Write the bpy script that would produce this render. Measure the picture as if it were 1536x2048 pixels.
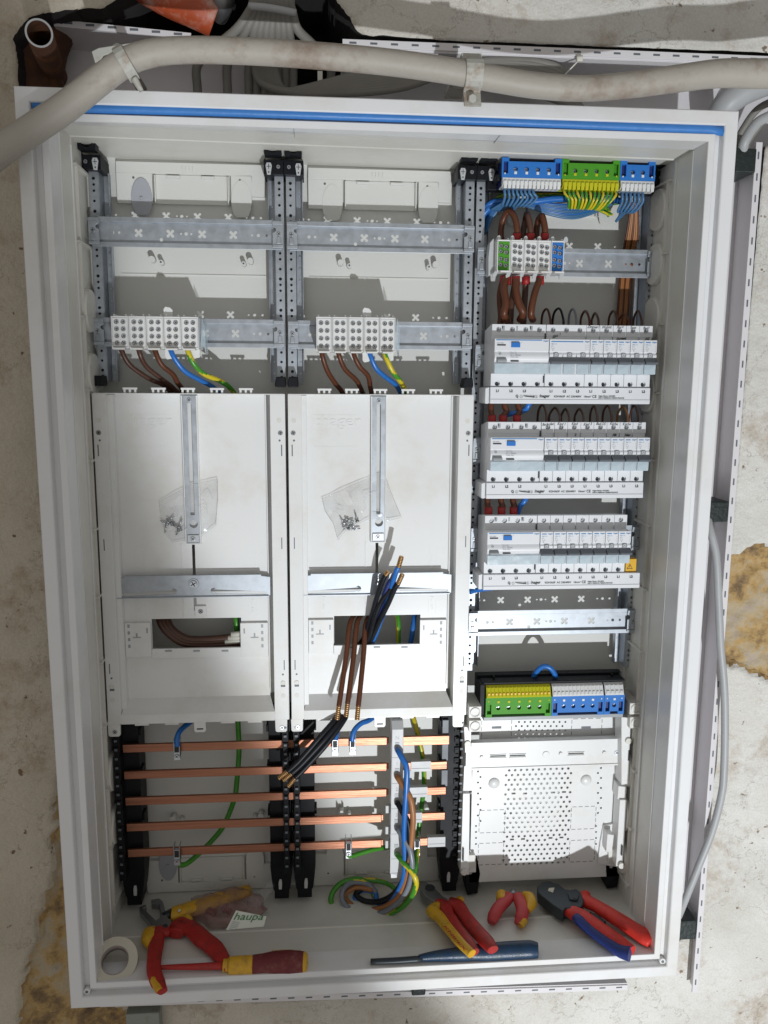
import bpy, bmesh, math, random
from mathutils import Vector, noise
random.seed(7)
S = bpy.context.scene
for o in list(bpy.data.objects): bpy.data.objects.remove(o, do_unlink=True)
COL = S.collection

# ------------------------------------------------------------------ camera
CAMP = Vector((-0.08038392, -0.94751124, 0.24384918))
RR = [Vector((0.9967475, -0.0803249, 0.0065053)),
      Vector((-0.0064409, -0.1598693, -0.9871171)),
      Vector((0.0803301, 0.9838646, -0.1598667))]
FPX = 1620.0
cd = bpy.data.cameras.new('camera'); cam = bpy.data.objects.new('camera', cd); COL.objects.link(cam)
cd.sensor_fit = 'VERTICAL'; cd.sensor_height = 36; cd.lens = FPX / 2048 * 36
cd.clip_start = .02; cd.clip_end = 60
from mathutils import Matrix
m = Matrix((RR[0], -RR[1], -RR[2])).transposed().to_4x4(); m.translation = CAMP
cam.matrix_world = m
S.camera = cam
# ------------------------------------------------------------------ light
w = bpy.data.worlds.new('World'); S.world = w; w.use_nodes = True
bg = w.node_tree.nodes['Background']; bg.inputs[1].default_value = 1.0
# the room behind the camera is the bright part of the surroundings, floor and side are dimmer
_n = w.node_tree.nodes; _l = w.node_tree.links
_tc = _n.new('ShaderNodeTexCoord'); _sx = _n.new('ShaderNodeSeparateXYZ'); _l.new(_tc.outputs['Generated'], _sx.inputs[0])
_mr = _n.new('ShaderNodeMapRange'); _mr.inputs[1].default_value = -1.0; _mr.inputs[2].default_value = .35; _mr.inputs[3].default_value = 1.0; _mr.inputs[4].default_value = 0.0
_l.new(_sx.outputs['Y'], _mr.inputs[0])
_cr = _n.new('ShaderNodeValToRGB'); _cr.color_ramp.elements[0].color = (.065,.06,.053,1); _cr.color_ramp.elements[1].color = (.42,.41,.39,1)
_l.new(_mr.outputs[0], _cr.inputs[0]); _l.new(_cr.outputs[0], bg.inputs[0])
LAMP = Vector((.40, -2.25, -1.25))
ld = bpy.data.lights.new('work_lamp', 'SPOT'); lo = bpy.data.objects.new('work_lamp', ld); COL.objects.link(lo)
ld.energy = 212; ld.color = (.93, .97, 1.0); ld.shadow_soft_size = .022
ld.spot_size = math.radians(73.5); ld.spot_blend = .12
lo.location = LAMP
AIM = Vector((1.47, 0, .40))
lo.rotation_euler = (AIM - LAMP).to_track_quat('-Z', 'Y').to_euler()
S.view_settings.view_transform = 'Standard'; S.view_settings.look = 'None'
S.view_settings.exposure = 0; S.view_settings.gamma = 1

# ------------------------------------------------------------------ pixel helpers (photo pixel -> point at a real depth)
def ray(px, py): return RR[0]*((px-768)/FPX) + RR[1]*((py-1024)/FPX) + RR[2]
def P(px, py, Y):
    d = ray(px, py); return CAMP + d*((Y-CAMP.y)/d.y)
def XZ(px, py, Y):
    p = P(px, py, Y); return (p.x, p.z)
FLOOR = -.522
def F(px, py, h=0.0):
    d = ray(px, py); return CAMP + d*((FLOOR+h-CAMP.z)/d.z)

# ------------------------------------------------------------------ materials
MATS = {}
def mat(name, col, rough=.5, metal=0, noise_amt=.05, nscale=40, bump=0, bscale=300, alpha=None, trans=0, spec=.5, dirt=None, dscale=6, coat=0, stretch=None):
    m = bpy.data.materials.new(name); m.use_nodes = True
    nt = m.node_tree; b = nt.nodes['Principled BSDF']
    b.inputs['Metallic'].default_value = metal; b.inputs['Roughness'].default_value = rough
    b.inputs['Specular IOR Level'].default_value = spec
    if coat: b.inputs['Coat Weight'].default_value = coat
    tc = nt.nodes.new('ShaderNodeTexCoord'); nz = nt.nodes.new('ShaderNodeTexNoise')
    nz.inputs['Scale'].default_value = nscale; nz.inputs['Detail'].default_value = 5
    if stretch:
        mp = nt.nodes.new('ShaderNodeMapping'); mp.inputs['Scale'].default_value = stretch
        nt.links.new(tc.outputs['Object'], mp.inputs[0]); tc = mp; tc_out = mp.outputs[0]
    nt.links.new(tc.outputs[0] if stretch else tc.outputs['Object'], nz.inputs['Vector'])
    mx = nt.nodes.new('ShaderNodeMix'); mx.data_type = 'RGBA'
    mx.inputs[6].default_value = tuple(c*(1-noise_amt) for c in col)+(1,)
    mx.inputs[7].default_value = tuple(min(1, c*(1+noise_amt)) for c in col)+(1,)
    nt.links.new(nz.outputs['Fac'], mx.inputs[0])
    out = mx.outputs[2]
    if dirt:
        n2 = nt.nodes.new('ShaderNodeTexNoise'); n2.inputs['Scale'].default_value = dscale; n2.inputs['Detail'].default_value = 8
        n2.inputs['Roughness'].default_value = .7
        nt.links.new(tc.outputs[0] if stretch else tc.outputs['Object'], n2.inputs['Vector'])
        cr = nt.nodes.new('ShaderNodeValToRGB'); cr.color_ramp.elements[0].position = .5; cr.color_ramp.elements[1].position = .72
        nt.links.new(n2.outputs['Fac'], cr.inputs[0])
        m2 = nt.nodes.new('ShaderNodeMix'); m2.data_type = 'RGBA'; m2.inputs[7].default_value = dirt+(1,)
        nt.links.new(cr.outputs[0], m2.inputs[0]); nt.links.new(out, m2.inputs[6]); out = m2.outputs[2]
    nt.links.new(out, b.inputs['Base Color'])
    mr = nt.nodes.new('ShaderNodeMapRange'); mr.inputs[3].default_value = max(0, rough-.08); mr.inputs[4].default_value = min(1, rough+.1)
    nt.links.new(nz.outputs['Fac'], mr.inputs[0]); nt.links.new(mr.outputs[0], b.inputs['Roughness'])
    if bump:
        n3 = nt.nodes.new('ShaderNodeTexNoise'); n3.inputs['Scale'].default_value = bscale; n3.inputs['Detail'].default_value = 4
        nt.links.new(tc.outputs[0] if stretch else tc.outputs['Object'], n3.inputs['Vector'])
        bp = nt.nodes.new('ShaderNodeBump'); bp.inputs['Strength'].default_value = bump; bp.inputs['Distance'].default_value = .001
        nt.links.new(n3.outputs['Fac'], bp.inputs['Height']); nt.links.new(bp.outputs[0], b.inputs['Normal'])
    if alpha is not None: b.inputs['Alpha'].default_value = alpha
    if trans: b.inputs['Transmission Weight'].default_value = trans
    MATS[name] = m
    return m
paint = mat('powder_paint', (.76,.765,.78), .32, noise_amt=.02, bump=.12, bscale=500, dirt=(.66,.64,.6), dscale=3)
tub = mat('tub_plastic', (.70,.69,.645), .38, noise_amt=.02, nscale=8, dirt=(.6,.58,.53), dscale=5)
backm = mat('back_plastic', (.71,.71,.68), .45, noise_amt=.02, nscale=9)
white = mat('white_plastic', (.77,.775,.775), .3, noise_amt=.03, nscale=5, bump=.25, bscale=9, dirt=(.68,.66,.61), dscale=8)
device = mat('device_plastic', (.74,.755,.785), .38, noise_amt=.02, nscale=60)
greyd = mat('dark_device_grey', (.12,.135,.155), .45)
midg = mat('mid_grey_plastic', (.33,.35,.37), .4)
lgrey = mat('light_grey_plastic', (.52,.53,.54), .4)
oval = mat('grey_blank_plastic', (.42,.43,.47), .3)
black = mat('black_plastic', (.008,.009,.012), .5, spec=.2, noise_amt=.2)
ink = mat('black_ink', (.02,.02,.022), .6)
inkg = mat('grey_ink', (.36,.38,.42), .6)
inkb = mat('blue_ink', (.04,.22,.52), .5)
blue = mat('blue_plastic', (.03,.18,.56), .5, spec=.25)
blued = mat('navy_plastic', (.014,.03,.17), .5, noise_amt=.2, bump=.4, bscale=700)
green = mat('green_plastic', (.075,.31,.025), .5, spec=.2)
yel = mat('lime_plastic', (.55,.53,.02), .5, spec=.25)
amber = mat('amber_plastic', (.75,.42,.02), .4)
tapeb = mat('blue_seal', (.045,.20,.55), .4, noise_amt=.12, nscale=70, bump=.4, bscale=120)
wblue = mat('blue_insulation', (.02,.15,.50), .28)
wblue2 = mat('pale_blue_insulation', (.06,.17,.34), .33)
wbrown = mat('brown_insulation', (.105,.034,.015), .35, noise_amt=.15, spec=.35)
wbrown2 = mat('dark_brown_insulation', (.085,.035,.022), .35, noise_amt=.15)
worange = mat('ochre_insulation', (.36,.15,.05), .4)
wblack = mat('black_insulation', (.009,.010,.014), .42, spec=.3)
wgrey = mat('grey_insulation', (.20,.22,.26), .32)
wgreen = mat('green_insulation', (.06,.28,.025), .3)
wyel = mat('yellow_insulation', (.62,.50,.02), .3)
wwhite = mat('white_insulation', (.7,.69,.62), .4)
red = mat('red_sleeve', (.36,.015,.015), .45)
redh = mat('red_handle', (.42,.02,.016), .45, noise_amt=.25, nscale=70, bump=.5, bscale=900, dirt=(.16,.02,.015), dscale=55)
redo = mat('bright_red_handle', (.66,.035,.022), .42, noise_amt=.15, bump=.4, bscale=900, dirt=(.36,.02,.015), dscale=45)
yelh = mat('yellow_handle', (.68,.38,.02), .4, noise_amt=.15, dirt=(.35,.2,.04), dscale=60)
maroon = mat('maroon_handle', (.15,.014,.02), .55, noise_amt=.25, bump=.6, bscale=700, dirt=(.25,.09,.07), dscale=50)
bhand = mat('petrol_handle', (.008,.035,.085), .35, noise_amt=.3, nscale=60, bump=.3, bscale=500, dirt=(.03,.05,.06), dscale=50)
copper = mat('copper', (.42,.19,.12), .42, .9, noise_amt=.35, nscale=14, bump=.25, bscale=60, dirt=(.22,.085,.05), dscale=7, stretch=(.6,14,14))
brass = mat('copper_strands', (.55,.34,.16), .42, 1, noise_amt=.3, nscale=300)
galv = mat('galvanised_steel', (.42,.45,.49), .46, .78, noise_amt=.28, nscale=90, dirt=(.46,.5,.55), dscale=70)
steel = mat('bright_steel', (.55,.57,.60), .34, .95, noise_amt=.1)
tsteel = mat('tool_steel', (.30,.31,.32), .42, .9, noise_amt=.2)
gunm = mat('blackened_shaded_steel', (.05,.06,.07), .45, .5, noise_amt=.3)
tapew = mat('cream_tape', (.60,.56,.47), .6)
core = mat('tape_core', (.30,.25,.24), .35)
pipem = mat('old_painted_sheath', (.40,.37,.325), .55, noise_amt=.15, nscale=14, bump=.5, bscale=160, dirt=(.22,.145,.10), dscale=13)
cabg = mat('grey_cable_sheath', (.40,.41,.42), .45, noise_amt=.08)
cabw = mat('shaded_cable_sheath', (.22,.21,.19), .55, noise_amt=.15)  # sheath colour darkened to put the shadow above the cabinet into it
ductm = mat('duct_plastic', (.70,.68,.70), .45, noise_amt=.04)
clampm = mat('old_paint_clamp', (.46,.46,.42), .6, noise_amt=.15, dirt=(.3,.2,.14), dscale=50)
rust = mat('rust', (.085,.035,.018), .85, noise_amt=.6, nscale=60, bump=.8, bscale=120, dirt=(.16,.06,.02), dscale=30)
ora = mat('orange_pipe', (.42,.07,.02), .5, noise_amt=.3, dirt=(.5,.4,.35), dscale=20)
dark = mat('cavity_shade', (.012,.010,.010), .95, noise_amt=.6, nscale=14, bump=1, bscale=60)  # near-black colour stands in for the shade inside the wall opening
foam = mat('black_block', (.012,.02,.02), .45, noise_amt=.5, nscale=120, bump=1, bscale=200)
card = mat('label_card', (.66,.69,.62), .6)
inkgr = mat('green_ink', (.02,.16,.05), .6)

def clear(name, col, a, rough=.12):
    m = bpy.data.materials.new(name); m.use_nodes = True
    nt = m.node_tree; b = nt.nodes['Principled BSDF']
    b.inputs['Base Color'].default_value = col+(1,); b.inputs['Roughness'].default_value = rough
    tc = nt.nodes.new('ShaderNodeTexCoord'); nz = nt.nodes.new('ShaderNodeTexNoise'); nz.inputs['Scale'].default_value = 45
    nt.links.new(tc.outputs['Object'], nz.inputs['Vector'])
    mr = nt.nodes.new('ShaderNodeMapRange'); mr.inputs[1].default_value = .35; mr.inputs[2].default_value = .75
    mr.inputs[3].default_value = a*.6; mr.inputs[4].default_value = min(1, a*1.5)
    nt.links.new(nz.outputs['Fac'], mr.inputs[0]); nt.links.new(mr.outputs[0], b.inputs['Alpha'])
    bp = nt.nodes.new('ShaderNodeBump'); bp.inputs['Strength'].default_value = .5; bp.inputs['Distance'].default_value = .002
    nt.links.new(nz.outputs['Fac'], bp.inputs['Height']); nt.links.new(bp.outputs[0], b.inputs['Normal'])
    return m
windowm = clear('tinted_window', (.64,.75,.82), .50, .25)
bagm = clear('clear_film', (.66,.67,.68), .13, .12)
bagr = clear('reddish_film', (.42,.25,.24), .40, .2)

# ------------------------------------------------------------------ mesh builder
ORG = {}
class MB:
    def __init__(s): s.v=[]; s.f=[]; s.sm=[]; s.mi=[]
    def add(s, vs, fs, smooth=False, mi=0):
        n=len(s.v); s.v += [tuple(v) for v in vs]
        for f in fs: s.f.append([n+i for i in f]); s.sm.append(smooth); s.mi.append(mi)
        return s
    def box(s, x0,x1,y0,y1,z0,z1, mi=0):
        if x0>x1: x0,x1=x1,x0
        if y0>y1: y0,y1=y1,y0
        if z0>z1: z0,z1=z1,z0
        v=[(x0,y0,z0),(x1,y0,z0),(x1,y1,z0),(x0,y1,z0),(x0,y0,z1),(x1,y0,z1),(x1,y1,z1),(x0,y1,z1)]
        return s.add(v,[(0,1,5,4),(1,2,6,5),(2,3,7,6),(3,0,4,7),(4,5,6,7),(3,2,1,0)],False,mi)
    def prism(s, poly, y0, y1, mi=0):
        n=len(poly); v=[(x,y0,z) for x,z in poly]+[(x,y1,z) for x,z in poly]
        fs=[list(range(n)), list(range(2*n-1,n-1,-1))]+[(i,(i+1)%n+0,(i+1)%n+n,i+n) for i in range(n)]
        return s.add(v,fs,False,mi)
    def profx(s, prof, x0, x1, mi=0, smooth=False, closed=True):
        n=len(prof); v=[(x0,y,z) for y,z in prof]+[(x1,y,z) for y,z in prof]
        rng = range(n) if closed else range(n-1)
        fs=[(i,(i+1)%n,(i+1)%n+n,i+n) for i in rng]
        s.add(v,fs,smooth,mi)
        if closed: s.add(v,[list(range(n)),list(range(2*n-1,n-1,-1))],False,mi)
        return s
    def loft(s, rings, mi=0, smooth=True, caps=True, closed=True):
        n=len(rings[0]); v=[p for r in rings for p in r]; fs=[]
        for a in range(len(rings)-1):
            for i in range(n if closed else n-1):
                j=(i+1)%n; fs.append((a*n+i,a*n+j,(a+1)*n+j,(a+1)*n+i))
        s.add(v,fs,smooth,mi)
        if caps: s.add(v,[list(range(n)),list(range(len(v)-1,len(v)-n-1,-1))],False,mi)
        return s
    def tube(s, pts, r, n=10, sub=6, mi=0, stripe=None, flat=1.0, caps=True, twist=2.0):
        P_=[Vector(p) for p in pts]; rs = r if isinstance(r,(list,tuple)) else [r]*len(P_)
        path=[];rad=[]
        if len(P_)>2 and sub>1:
            for i in range(len(P_)-1):
                p0=P_[max(i-1,0)];p1=P_[i];p2=P_[i+1];p3=P_[min(i+2,len(P_)-1)]
                for k in range(sub):
                    t=k/sub
                    path.append(.5*((2*p1)+(p2-p0)*t+(2*p0-5*p1+4*p2-p3)*t*t+(3*p1-p0-3*p2+p3)*t**3)); rad.append(rs[i]*(1-t)+rs[i+1]*t)
            path.append(P_[-1]);rad.append(rs[-1])
        else: path=P_; rad=rs
        T=[]
        for i in range(len(path)):
            a=path[max(i-1,0)];b=path[min(i+1,len(path)-1)]; d=b-a; T.append(d.normalized() if d.length>1e-9 else Vector((0,0,1)))
        up=Vector((0,0,1)) if flat!=1.0 else Vector((0.13,.97,.2))
        if abs(T[0].dot(up))>.95: up=Vector((1,0,0))
        nrm=(up-T[0]*up.dot(T[0])).normalized(); rings=[]
        for i,p in enumerate(path):
            nrm=(nrm-T[i]*nrm.dot(T[i])).normalized(); bi=T[i].cross(nrm)
            rings.append([p+(nrm*math.cos(2*math.pi*k/n)*flat+bi*math.sin(2*math.pi*k/n))*rad[i] for k in range(n)])
        if stripe is None: return s.loft(rings,mi,True,caps)
        N=len(s.v)
        for rg in rings: s.v += [tuple(p) for p in rg]
        for a in range(len(rings)-1):
            for i in range(n):
                j=(i+1)%n; s.f.append([N+a*n+i,N+a*n+j,N+(a+1)*n+j,N+(a+1)*n+i]); s.sm.append(True)
                ph=(i/n+ twist*a/len(rings))%1.0
                s.mi.append(mi if ph<.6 else stripe)
        return s
    def cyl(s, p0, p1, r, r2=None, n=16, mi=0, smooth=True):
        p0=Vector(p0);p1=Vector(p1);d=(p1-p0).normalized(); up=Vector((0,0,1)) if abs(d.z)<.9 else Vector((1,0,0))
        a=(up-d*up.dot(d)).normalized();b=d.cross(a); r2=r if r2 is None else r2
        rg=[[p+(a*math.cos(2*math.pi*k/n)+b*math.sin(2*math.pi*k/n))*q for k in range(n)] for p,q in ((p0,r),(p1,r2))]
        return s.loft(rg,mi,smooth,True)
    def split(s, name, mats, parent=None, bevel=0):
        par=list(range(len(s.v)))
        def fd(a):
            while par[a]!=a: par[a]=par[par[a]]; a=par[a]
            return a
        for f in s.f:
            for q in f[1:]: par[fd(q)]=fd(f[0])
        isl={}
        for k,f in enumerate(s.f): isl.setdefault(fd(f[0]),[]).append(k)
        for ks in isl.values():
            b=MB(); mp={}
            for k in ks:
                for q in s.f[k]:
                    if q not in mp: mp[q]=len(b.v); b.v.append(s.v[q])
                b.f.append([mp[q] for q in s.f[k]]); b.sm.append(s.sm[k]); b.mi.append(s.mi[k])
            b.build(name,mats,parent,bevel)
    def build(s, name, mats, parent=None, bevel=0, seg=2):
        me=bpy.data.meshes.new(name)
        org=ORG.get(parent.name,Vector()) if parent else Vector()
        me.from_pydata([tuple(Vector(v)-org) for v in s.v],[],s.f)
        for mm in (mats if isinstance(mats,(list,tuple)) else [mats]): me.materials.append(mm)
        for p,a,b in zip(me.polygons,s.sm,s.mi): p.use_smooth=a; p.material_index=b
        bm=bmesh.new(); bm.from_mesh(me); bmesh.ops.remove_doubles(bm,verts=bm.verts,dist=1e-7)
        bmesh.ops.recalc_face_normals(bm,faces=bm.faces); bm.to_mesh(me); bm.free()
        return obj(name, me, parent, bevel, seg)
def obj(name, me, parent=None, bevel=0, seg=2, loc=None):
    o=bpy.data.objects.new(name,me); COL.objects.link(o)
    if parent: o.parent=parent; ORG[o.name]=ORG.get(parent.name,Vector())
    else: ORG[o.name]=Vector()
    if loc is not None: o.location=loc
    if bevel:
        md=o.modifiers.new('bevel','BEVEL'); md.width=bevel; md.segments=seg; md.limit_method='ANGLE'; md.angle_limit=math.radians(40)
    return o
def tag(o, label, cat, group=None):
    o['label']=label; o['category']=cat
    if group: o['group']=group
    return o
def thing(name, label, cat, loc, group=None):
    o=bpy.data.objects.new(name,None); COL.objects.link(o); o.empty_display_size=.02
    o.location=loc; ORG[o.name]=Vector(loc); return tag(o,label,cat,group)
def copy_tree(o, parent=None):
    c=o.copy(); COL.objects.link(c); c.parent=parent
    for ch in [x for x in bpy.data.objects if x.parent==o]: copy_tree(ch,c)
    return c
def struct(o): o['kind']='structure'; return o
def circ(x,z,r,n=14,a0=0): return [(x+r*math.cos(a0+2*math.pi*k/n), z+r*math.sin(a0+2*math.pi*k/n)) for k in range(n)]
def xhole(x,z,s=.0042):
    # four-lobed cross punched in the rails
    pts=[]
    for q in range(4):
        a=math.pi/4+q*math.pi/2; c=(x+s*1.0*math.cos(a), z+s*1.0*math.sin(a))
        for t in (-75,-35,0,35,75):
            pts.append((c[0]+.0021*math.cos(a+math.radians(t)), c[1]+.0021*math.sin(a+math.radians(t))))
        b=a+math.pi/4; pts.append((x+.0022*math.cos(b), z+.0022*math.sin(b)))
    return pts
def rect(x0,x1,z0,z1): return [(x0,z0),(x1,z0),(x1,z1),(x0,z1)]
def plate(name, outer, holes, y0, y1, mats, parent=None, bevel=0):
    cu=bpy.data.curves.new('tmp','CURVE'); cu.dimensions='2D'; cu.fill_mode='BOTH'; cu.extrude=abs(y1-y0)/2
    for pl in [outer]+holes:
        sp=cu.splines.new('POLY'); sp.points.add(len(pl)-1)
        for p,(x,z) in zip(sp.points,pl): p.co=(x,z,0,1)
        sp.use_cyclic_u=True
    to=bpy.data.objects.new('tmp',cu); COL.objects.link(to)
    dg=bpy.context.evaluated_depsgraph_get(); me=bpy.data.meshes.new_from_object(to.evaluated_get(dg))
    bpy.data.objects.remove(to,do_unlink=True); bpy.data.curves.remove(cu)
    ym=(y0+y1)/2; org=ORG.get(parent.name,Vector()) if parent else Vector()
    for v in me.vertices:
        x,y,z=v.co; v.co=Vector((x,ym-z,y))-org
    me.name=name; me.materials.clear()
    for mm in (mats if isinstance(mats,(list,tuple)) else [mats]): me.materials.append(mm)
    for p in me.polygons: p.use_smooth=False
    return obj(name,me,parent,bevel)
def text_mb(mb, s, x, z, Y, size, mi=0, align='LEFT', ext=.00012, shear=0, sx=1.0, bold=0, rot=0):
    cu=bpy.data.curves.new('t','FONT'); cu.body=s; cu.size=size; cu.align_x=align; cu.extrude=ext; cu.shear=shear; cu.offset=bold; cu.resolution_u=2
    to=bpy.data.objects.new('t',cu); COL.objects.link(to)
    dg=bpy.context.evaluated_depsgraph_get(); me=bpy.data.meshes.new_from_object(to.evaluated_get(dg))
    bpy.data.objects.remove(to,do_unlink=True); bpy.data.curves.remove(cu)
    c,sn=math.cos(rot),math.sin(rot)
    mb.add([(x+(v.co.x*sx)*c-v.co.y*sn, Y-v.co.z, z+(v.co.x*sx)*sn+v.co.y*c) for v in me.vertices],[list(p.vertices) for p in me.polygons],False,mi)
    bpy.data.meshes.remove(me)
SC={}
def screw(parent, x, z, Y, r, name='screw', m=steel, h=.001, ang=None):
    key=(round(r,5),m.name,h)
    if key not in SC:
        b=MB(); b.cyl((0,0,0),(0,-h,0),r,r*.86,14,0,False); b.box(-r*.7,r*.7,-h-.0001,-h+.0002,-r*.13,r*.13,1); b.box(-r*.13,r*.13,-h-.00012,-h+.0002,-r*.7,r*.7,1)
        o=b.build('screw',[m,ink]); SC[key]=o.data; bpy.data.objects.remove(o)
    o=bpy.data.objects.new(name,SC[key]); COL.objects.link(o); o.parent=parent
    o.location=Vector((x,Y,z))-ORG.get(parent.name,Vector()); o.rotation_euler=(0,random.uniform(0,1.5) if ang is None else ang,0)
    return o
ORD=['first','second','third','fourth','fifth','sixth','seventh','eighth','ninth','tenth','eleventh','twelfth','thirteenth','fourteenth','fifteenth','sixteenth']

# ================================================================== SETTING : wall with the opening behind the cabinet
WY=.112
def inpoly(x,z,pl):
    c=False; j=len(pl)-1
    for i in range(len(pl)):
        xi,zi=pl[i]; xj,zj=pl[j]
        if (zi>z)!=(zj>z) and x<(xj-xi)*(z-zi)/(zj-zi)+xi: c=not c
        j=i
    return c
hole=[XZ(a,b,WY) for a,b in [(45,200),(38,90),(70,42),(120,30),(165,28),(212,26),(262,-6),(300,-60),(655,-60),(668,8),(700,46),(716,78),(900,89),(1536,115),(1640,121),(1640,290),(1530,292),(1394,1850),(1342,1895),(1250,1950),(900,1990),(350,2008),(345,1990),(180,1985)]]
barepx=[[(130,1540),(112,1640),(118,1700),(85,1830),(72,1880),(66,1960),(58,2010),(60,2100),(240,2100),(250,2100),(250,2030),(235,2020),(180,1980),(160,1500)],
        [(1442,1150),(1450,1120),(1500,1100),(1560,1095),(1560,1370),(1520,1350),(1480,1325),(1440,1335),(1430,1240)],
        [(1462,1300),(1560,1250),(1560,1375),(1500,1345)]]
bare=[[XZ(a,b,WY) for a,b in pl] for pl in barepx]
def bareness(x,z):
    nx=x+.012*noise.noise(Vector((x*30,z*30,1)))+.006*noise.noise(Vector((x*90,z*90,4))); nz=z+.012*noise.noise(Vector((x*30,z*30,7)))+.006*noise.noise(Vector((x*90,z*90,2)))
    return 1.0 if any(inpoly(nx,nz,b) for b in bare) else 0.0
def wallmesh():
    x0,x1,z0,z1=-.78,.82,-.88,.92; st=.005; nx=int((x1-x0)/st); nz=int((z1-z0)/st)
    vs=[];at=[]
    for j in range(nz+1):
        for i in range(nx+1):
            x=x0+i*st; z=z0+j*st
            b=bareness(x,z) if (z<.1) else 0.
            y=WY+.004*noise.noise(Vector((x*7,z*7,0)))+.0014*noise.noise(Vector((x*35,z*35,3)))+b*(.012+.006*noise.noise(Vector((x*60,z*60,5)))+.004*noise.noise(Vector((x*160,z*160,9))))
            if x<-.40: y-=min(.05,(-.40-x)*.35)
            if z>.62: y-=min(.012,(z-.62)*.5)
            vs.append((x,y,z)); at.append(b)
    fs=[]
    for j in range(nz):
        for i in range(nx):
            xc=x0+(i+.5)*st; zc=z0+(j+.5)*st
            jx=xc+.006*noise.noise(Vector((xc*40,zc*40,11))); jz=zc+.006*noise.noise(Vector((xc*40,zc*40,17)))
            if xc>.2 or zc<-.4: jx,jz=xc,zc
            if inpoly(jx,jz,hole) or (abs(xc)<.4 and abs(zc)<.55): continue
            a=j*(nx+1)+i; fs.append((a,a+1,a+nx+2,a+nx+1))
    me=bpy.data.meshes.new('wall'); me.from_pydata(vs,[],fs)
    al=me.attributes.new('bare','FLOAT','POINT'); al.data.foreach_set('value',at)
    bm=bmesh.new(); bm.from_mesh(me)
    bmesh.ops.delete(bm,geom=[v for v in bm.verts if not v.link_faces],context='VERTS')
    be=[e for e in bm.edges if e.is_boundary and abs(e.verts[0].co.x)<.77 and abs(e.verts[0].co.z)<.86]
    segs=[(Vector(hole[i]),Vector(hole[(i+1)%len(hole)])) for i in range(len(hole))]
    for v in {v for e in be for v in e.verts}:
        q=Vector((v.co.x,v.co.z)); best=None
        for a,b in segs:
            d=b-a; t=max(0,min(1,(q-a).dot(d)/max(d.length_squared,1e-12))); c=a+d*t
            if best is None or (c-q).length<best[0]: best=((c-q).length,c)
        if best[0]<.011:
            j=.0035*noise.noise(Vector((q.x*70,q.y*70,3))); rag=1 if (q.y>.56 and q.x<0) else .25
            v.co.x=best[1].x+j*rag; v.co.z=best[1].y+j*rag
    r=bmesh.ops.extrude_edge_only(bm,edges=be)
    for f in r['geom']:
        if isinstance(f,bmesh.types.BMFace): f.material_index=1  # sides of the opening get the painted shade colour
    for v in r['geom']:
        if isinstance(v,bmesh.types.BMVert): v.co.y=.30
    bmesh.ops.recalc_face_normals(bm,faces=bm.faces)
    bm.to_mesh(me); bm.free()
    for p in me.polygons: p.use_smooth=True
    m=bpy.data.materials.new('old_plaster'); m.use_nodes=True; nt=m.node_tree; b=nt.nodes['Principled BSDF']; b.inputs['Roughness'].default_value=.9
    tc=nt.nodes.new('ShaderNodeTexCoord'); A=nt.nodes.new('ShaderNodeAttribute'); A.attribute_name='bare'
    def nzz(sc,det=8,ro=.6):
        n=nt.nodes.new('ShaderNodeTexNoise'); n.inputs['Scale'].default_value=sc; n.inputs['Detail'].default_value=det; n.inputs['Roughness'].default_value=ro; nt.links.new(tc.outputs['Object'],n.inputs['Vector']); return n
    def ramp(src,els):
        c=nt.nodes.new('ShaderNodeValToRGB'); cr=c.color_ramp
        while len(cr.elements)<len(els): cr.elements.new(.5)
        for e,(p,co) in zip(cr.elements,els): e.position=p; e.color=co+(1,)
        nt.links.new(src,c.inputs[0]); return c
    def mix(f,a,b_):
        x=nt.nodes.new('ShaderNodeMix'); x.data_type='RGBA'; nt.links.new(f,x.inputs[0]); nt.links.new(a,x.inputs[6]); nt.links.new(b_,x.inputs[7]); return x.outputs[2]
    base=ramp(nzz(5).outputs['Fac'],[(.3,(.60,.585,.54)),(.55,(.74,.73,.70)),(.8,(.66,.63,.57))])
    st1=ramp(nzz(9,10,.75).outputs['Fac'],[(.52,(0,0,0)),(.72,(1,1,1))]); brown=ramp(nzz(60).outputs['Fac'],[(.3,(.30,.22,.15)),(.7,(.48,.38,.28))])
    c1=mix(st1.outputs[0],base.outputs[0],brown.outputs[0])
    sp=ramp(nzz(75,3,.5).outputs['Fac'],[(.69,(0,0,0)),(.73,(1,1,1))]); spc=ramp(nzz(20).outputs['Fac'],[(0,(.2,.15,.1)),(1,(.3,.22,.16))])
    c1=mix(sp.outputs[0],c1,spc.outputs[0])
    gr=ramp(nzz(420,4,.6).outputs['Fac'],[(.35,(.90,.89,.87)),(.6,(1,1,1))]); mm=nt.nodes.new('ShaderNodeMix'); mm.data_type='RGBA'; mm.blend_type='MULTIPLY'; mm.inputs[0].default_value=1; nt.links.new(c1,mm.inputs[6]); nt.links.new(gr.outputs[0],mm.inputs[7]); c1=mm.outputs[2]
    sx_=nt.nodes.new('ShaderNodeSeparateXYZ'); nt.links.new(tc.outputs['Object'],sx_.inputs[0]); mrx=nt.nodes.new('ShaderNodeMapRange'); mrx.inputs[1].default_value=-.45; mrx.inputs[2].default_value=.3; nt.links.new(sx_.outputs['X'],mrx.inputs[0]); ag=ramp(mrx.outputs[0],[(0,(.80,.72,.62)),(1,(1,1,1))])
    m3=nt.nodes.new('ShaderNodeMix'); m3.data_type='RGBA'; m3.blend_type='MULTIPLY'; m3.inputs[0].default_value=1; nt.links.new(c1,m3.inputs[6]); nt.links.new(ag.outputs[0],m3.inputs[7]); c1=m3.outputs[2]
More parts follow.
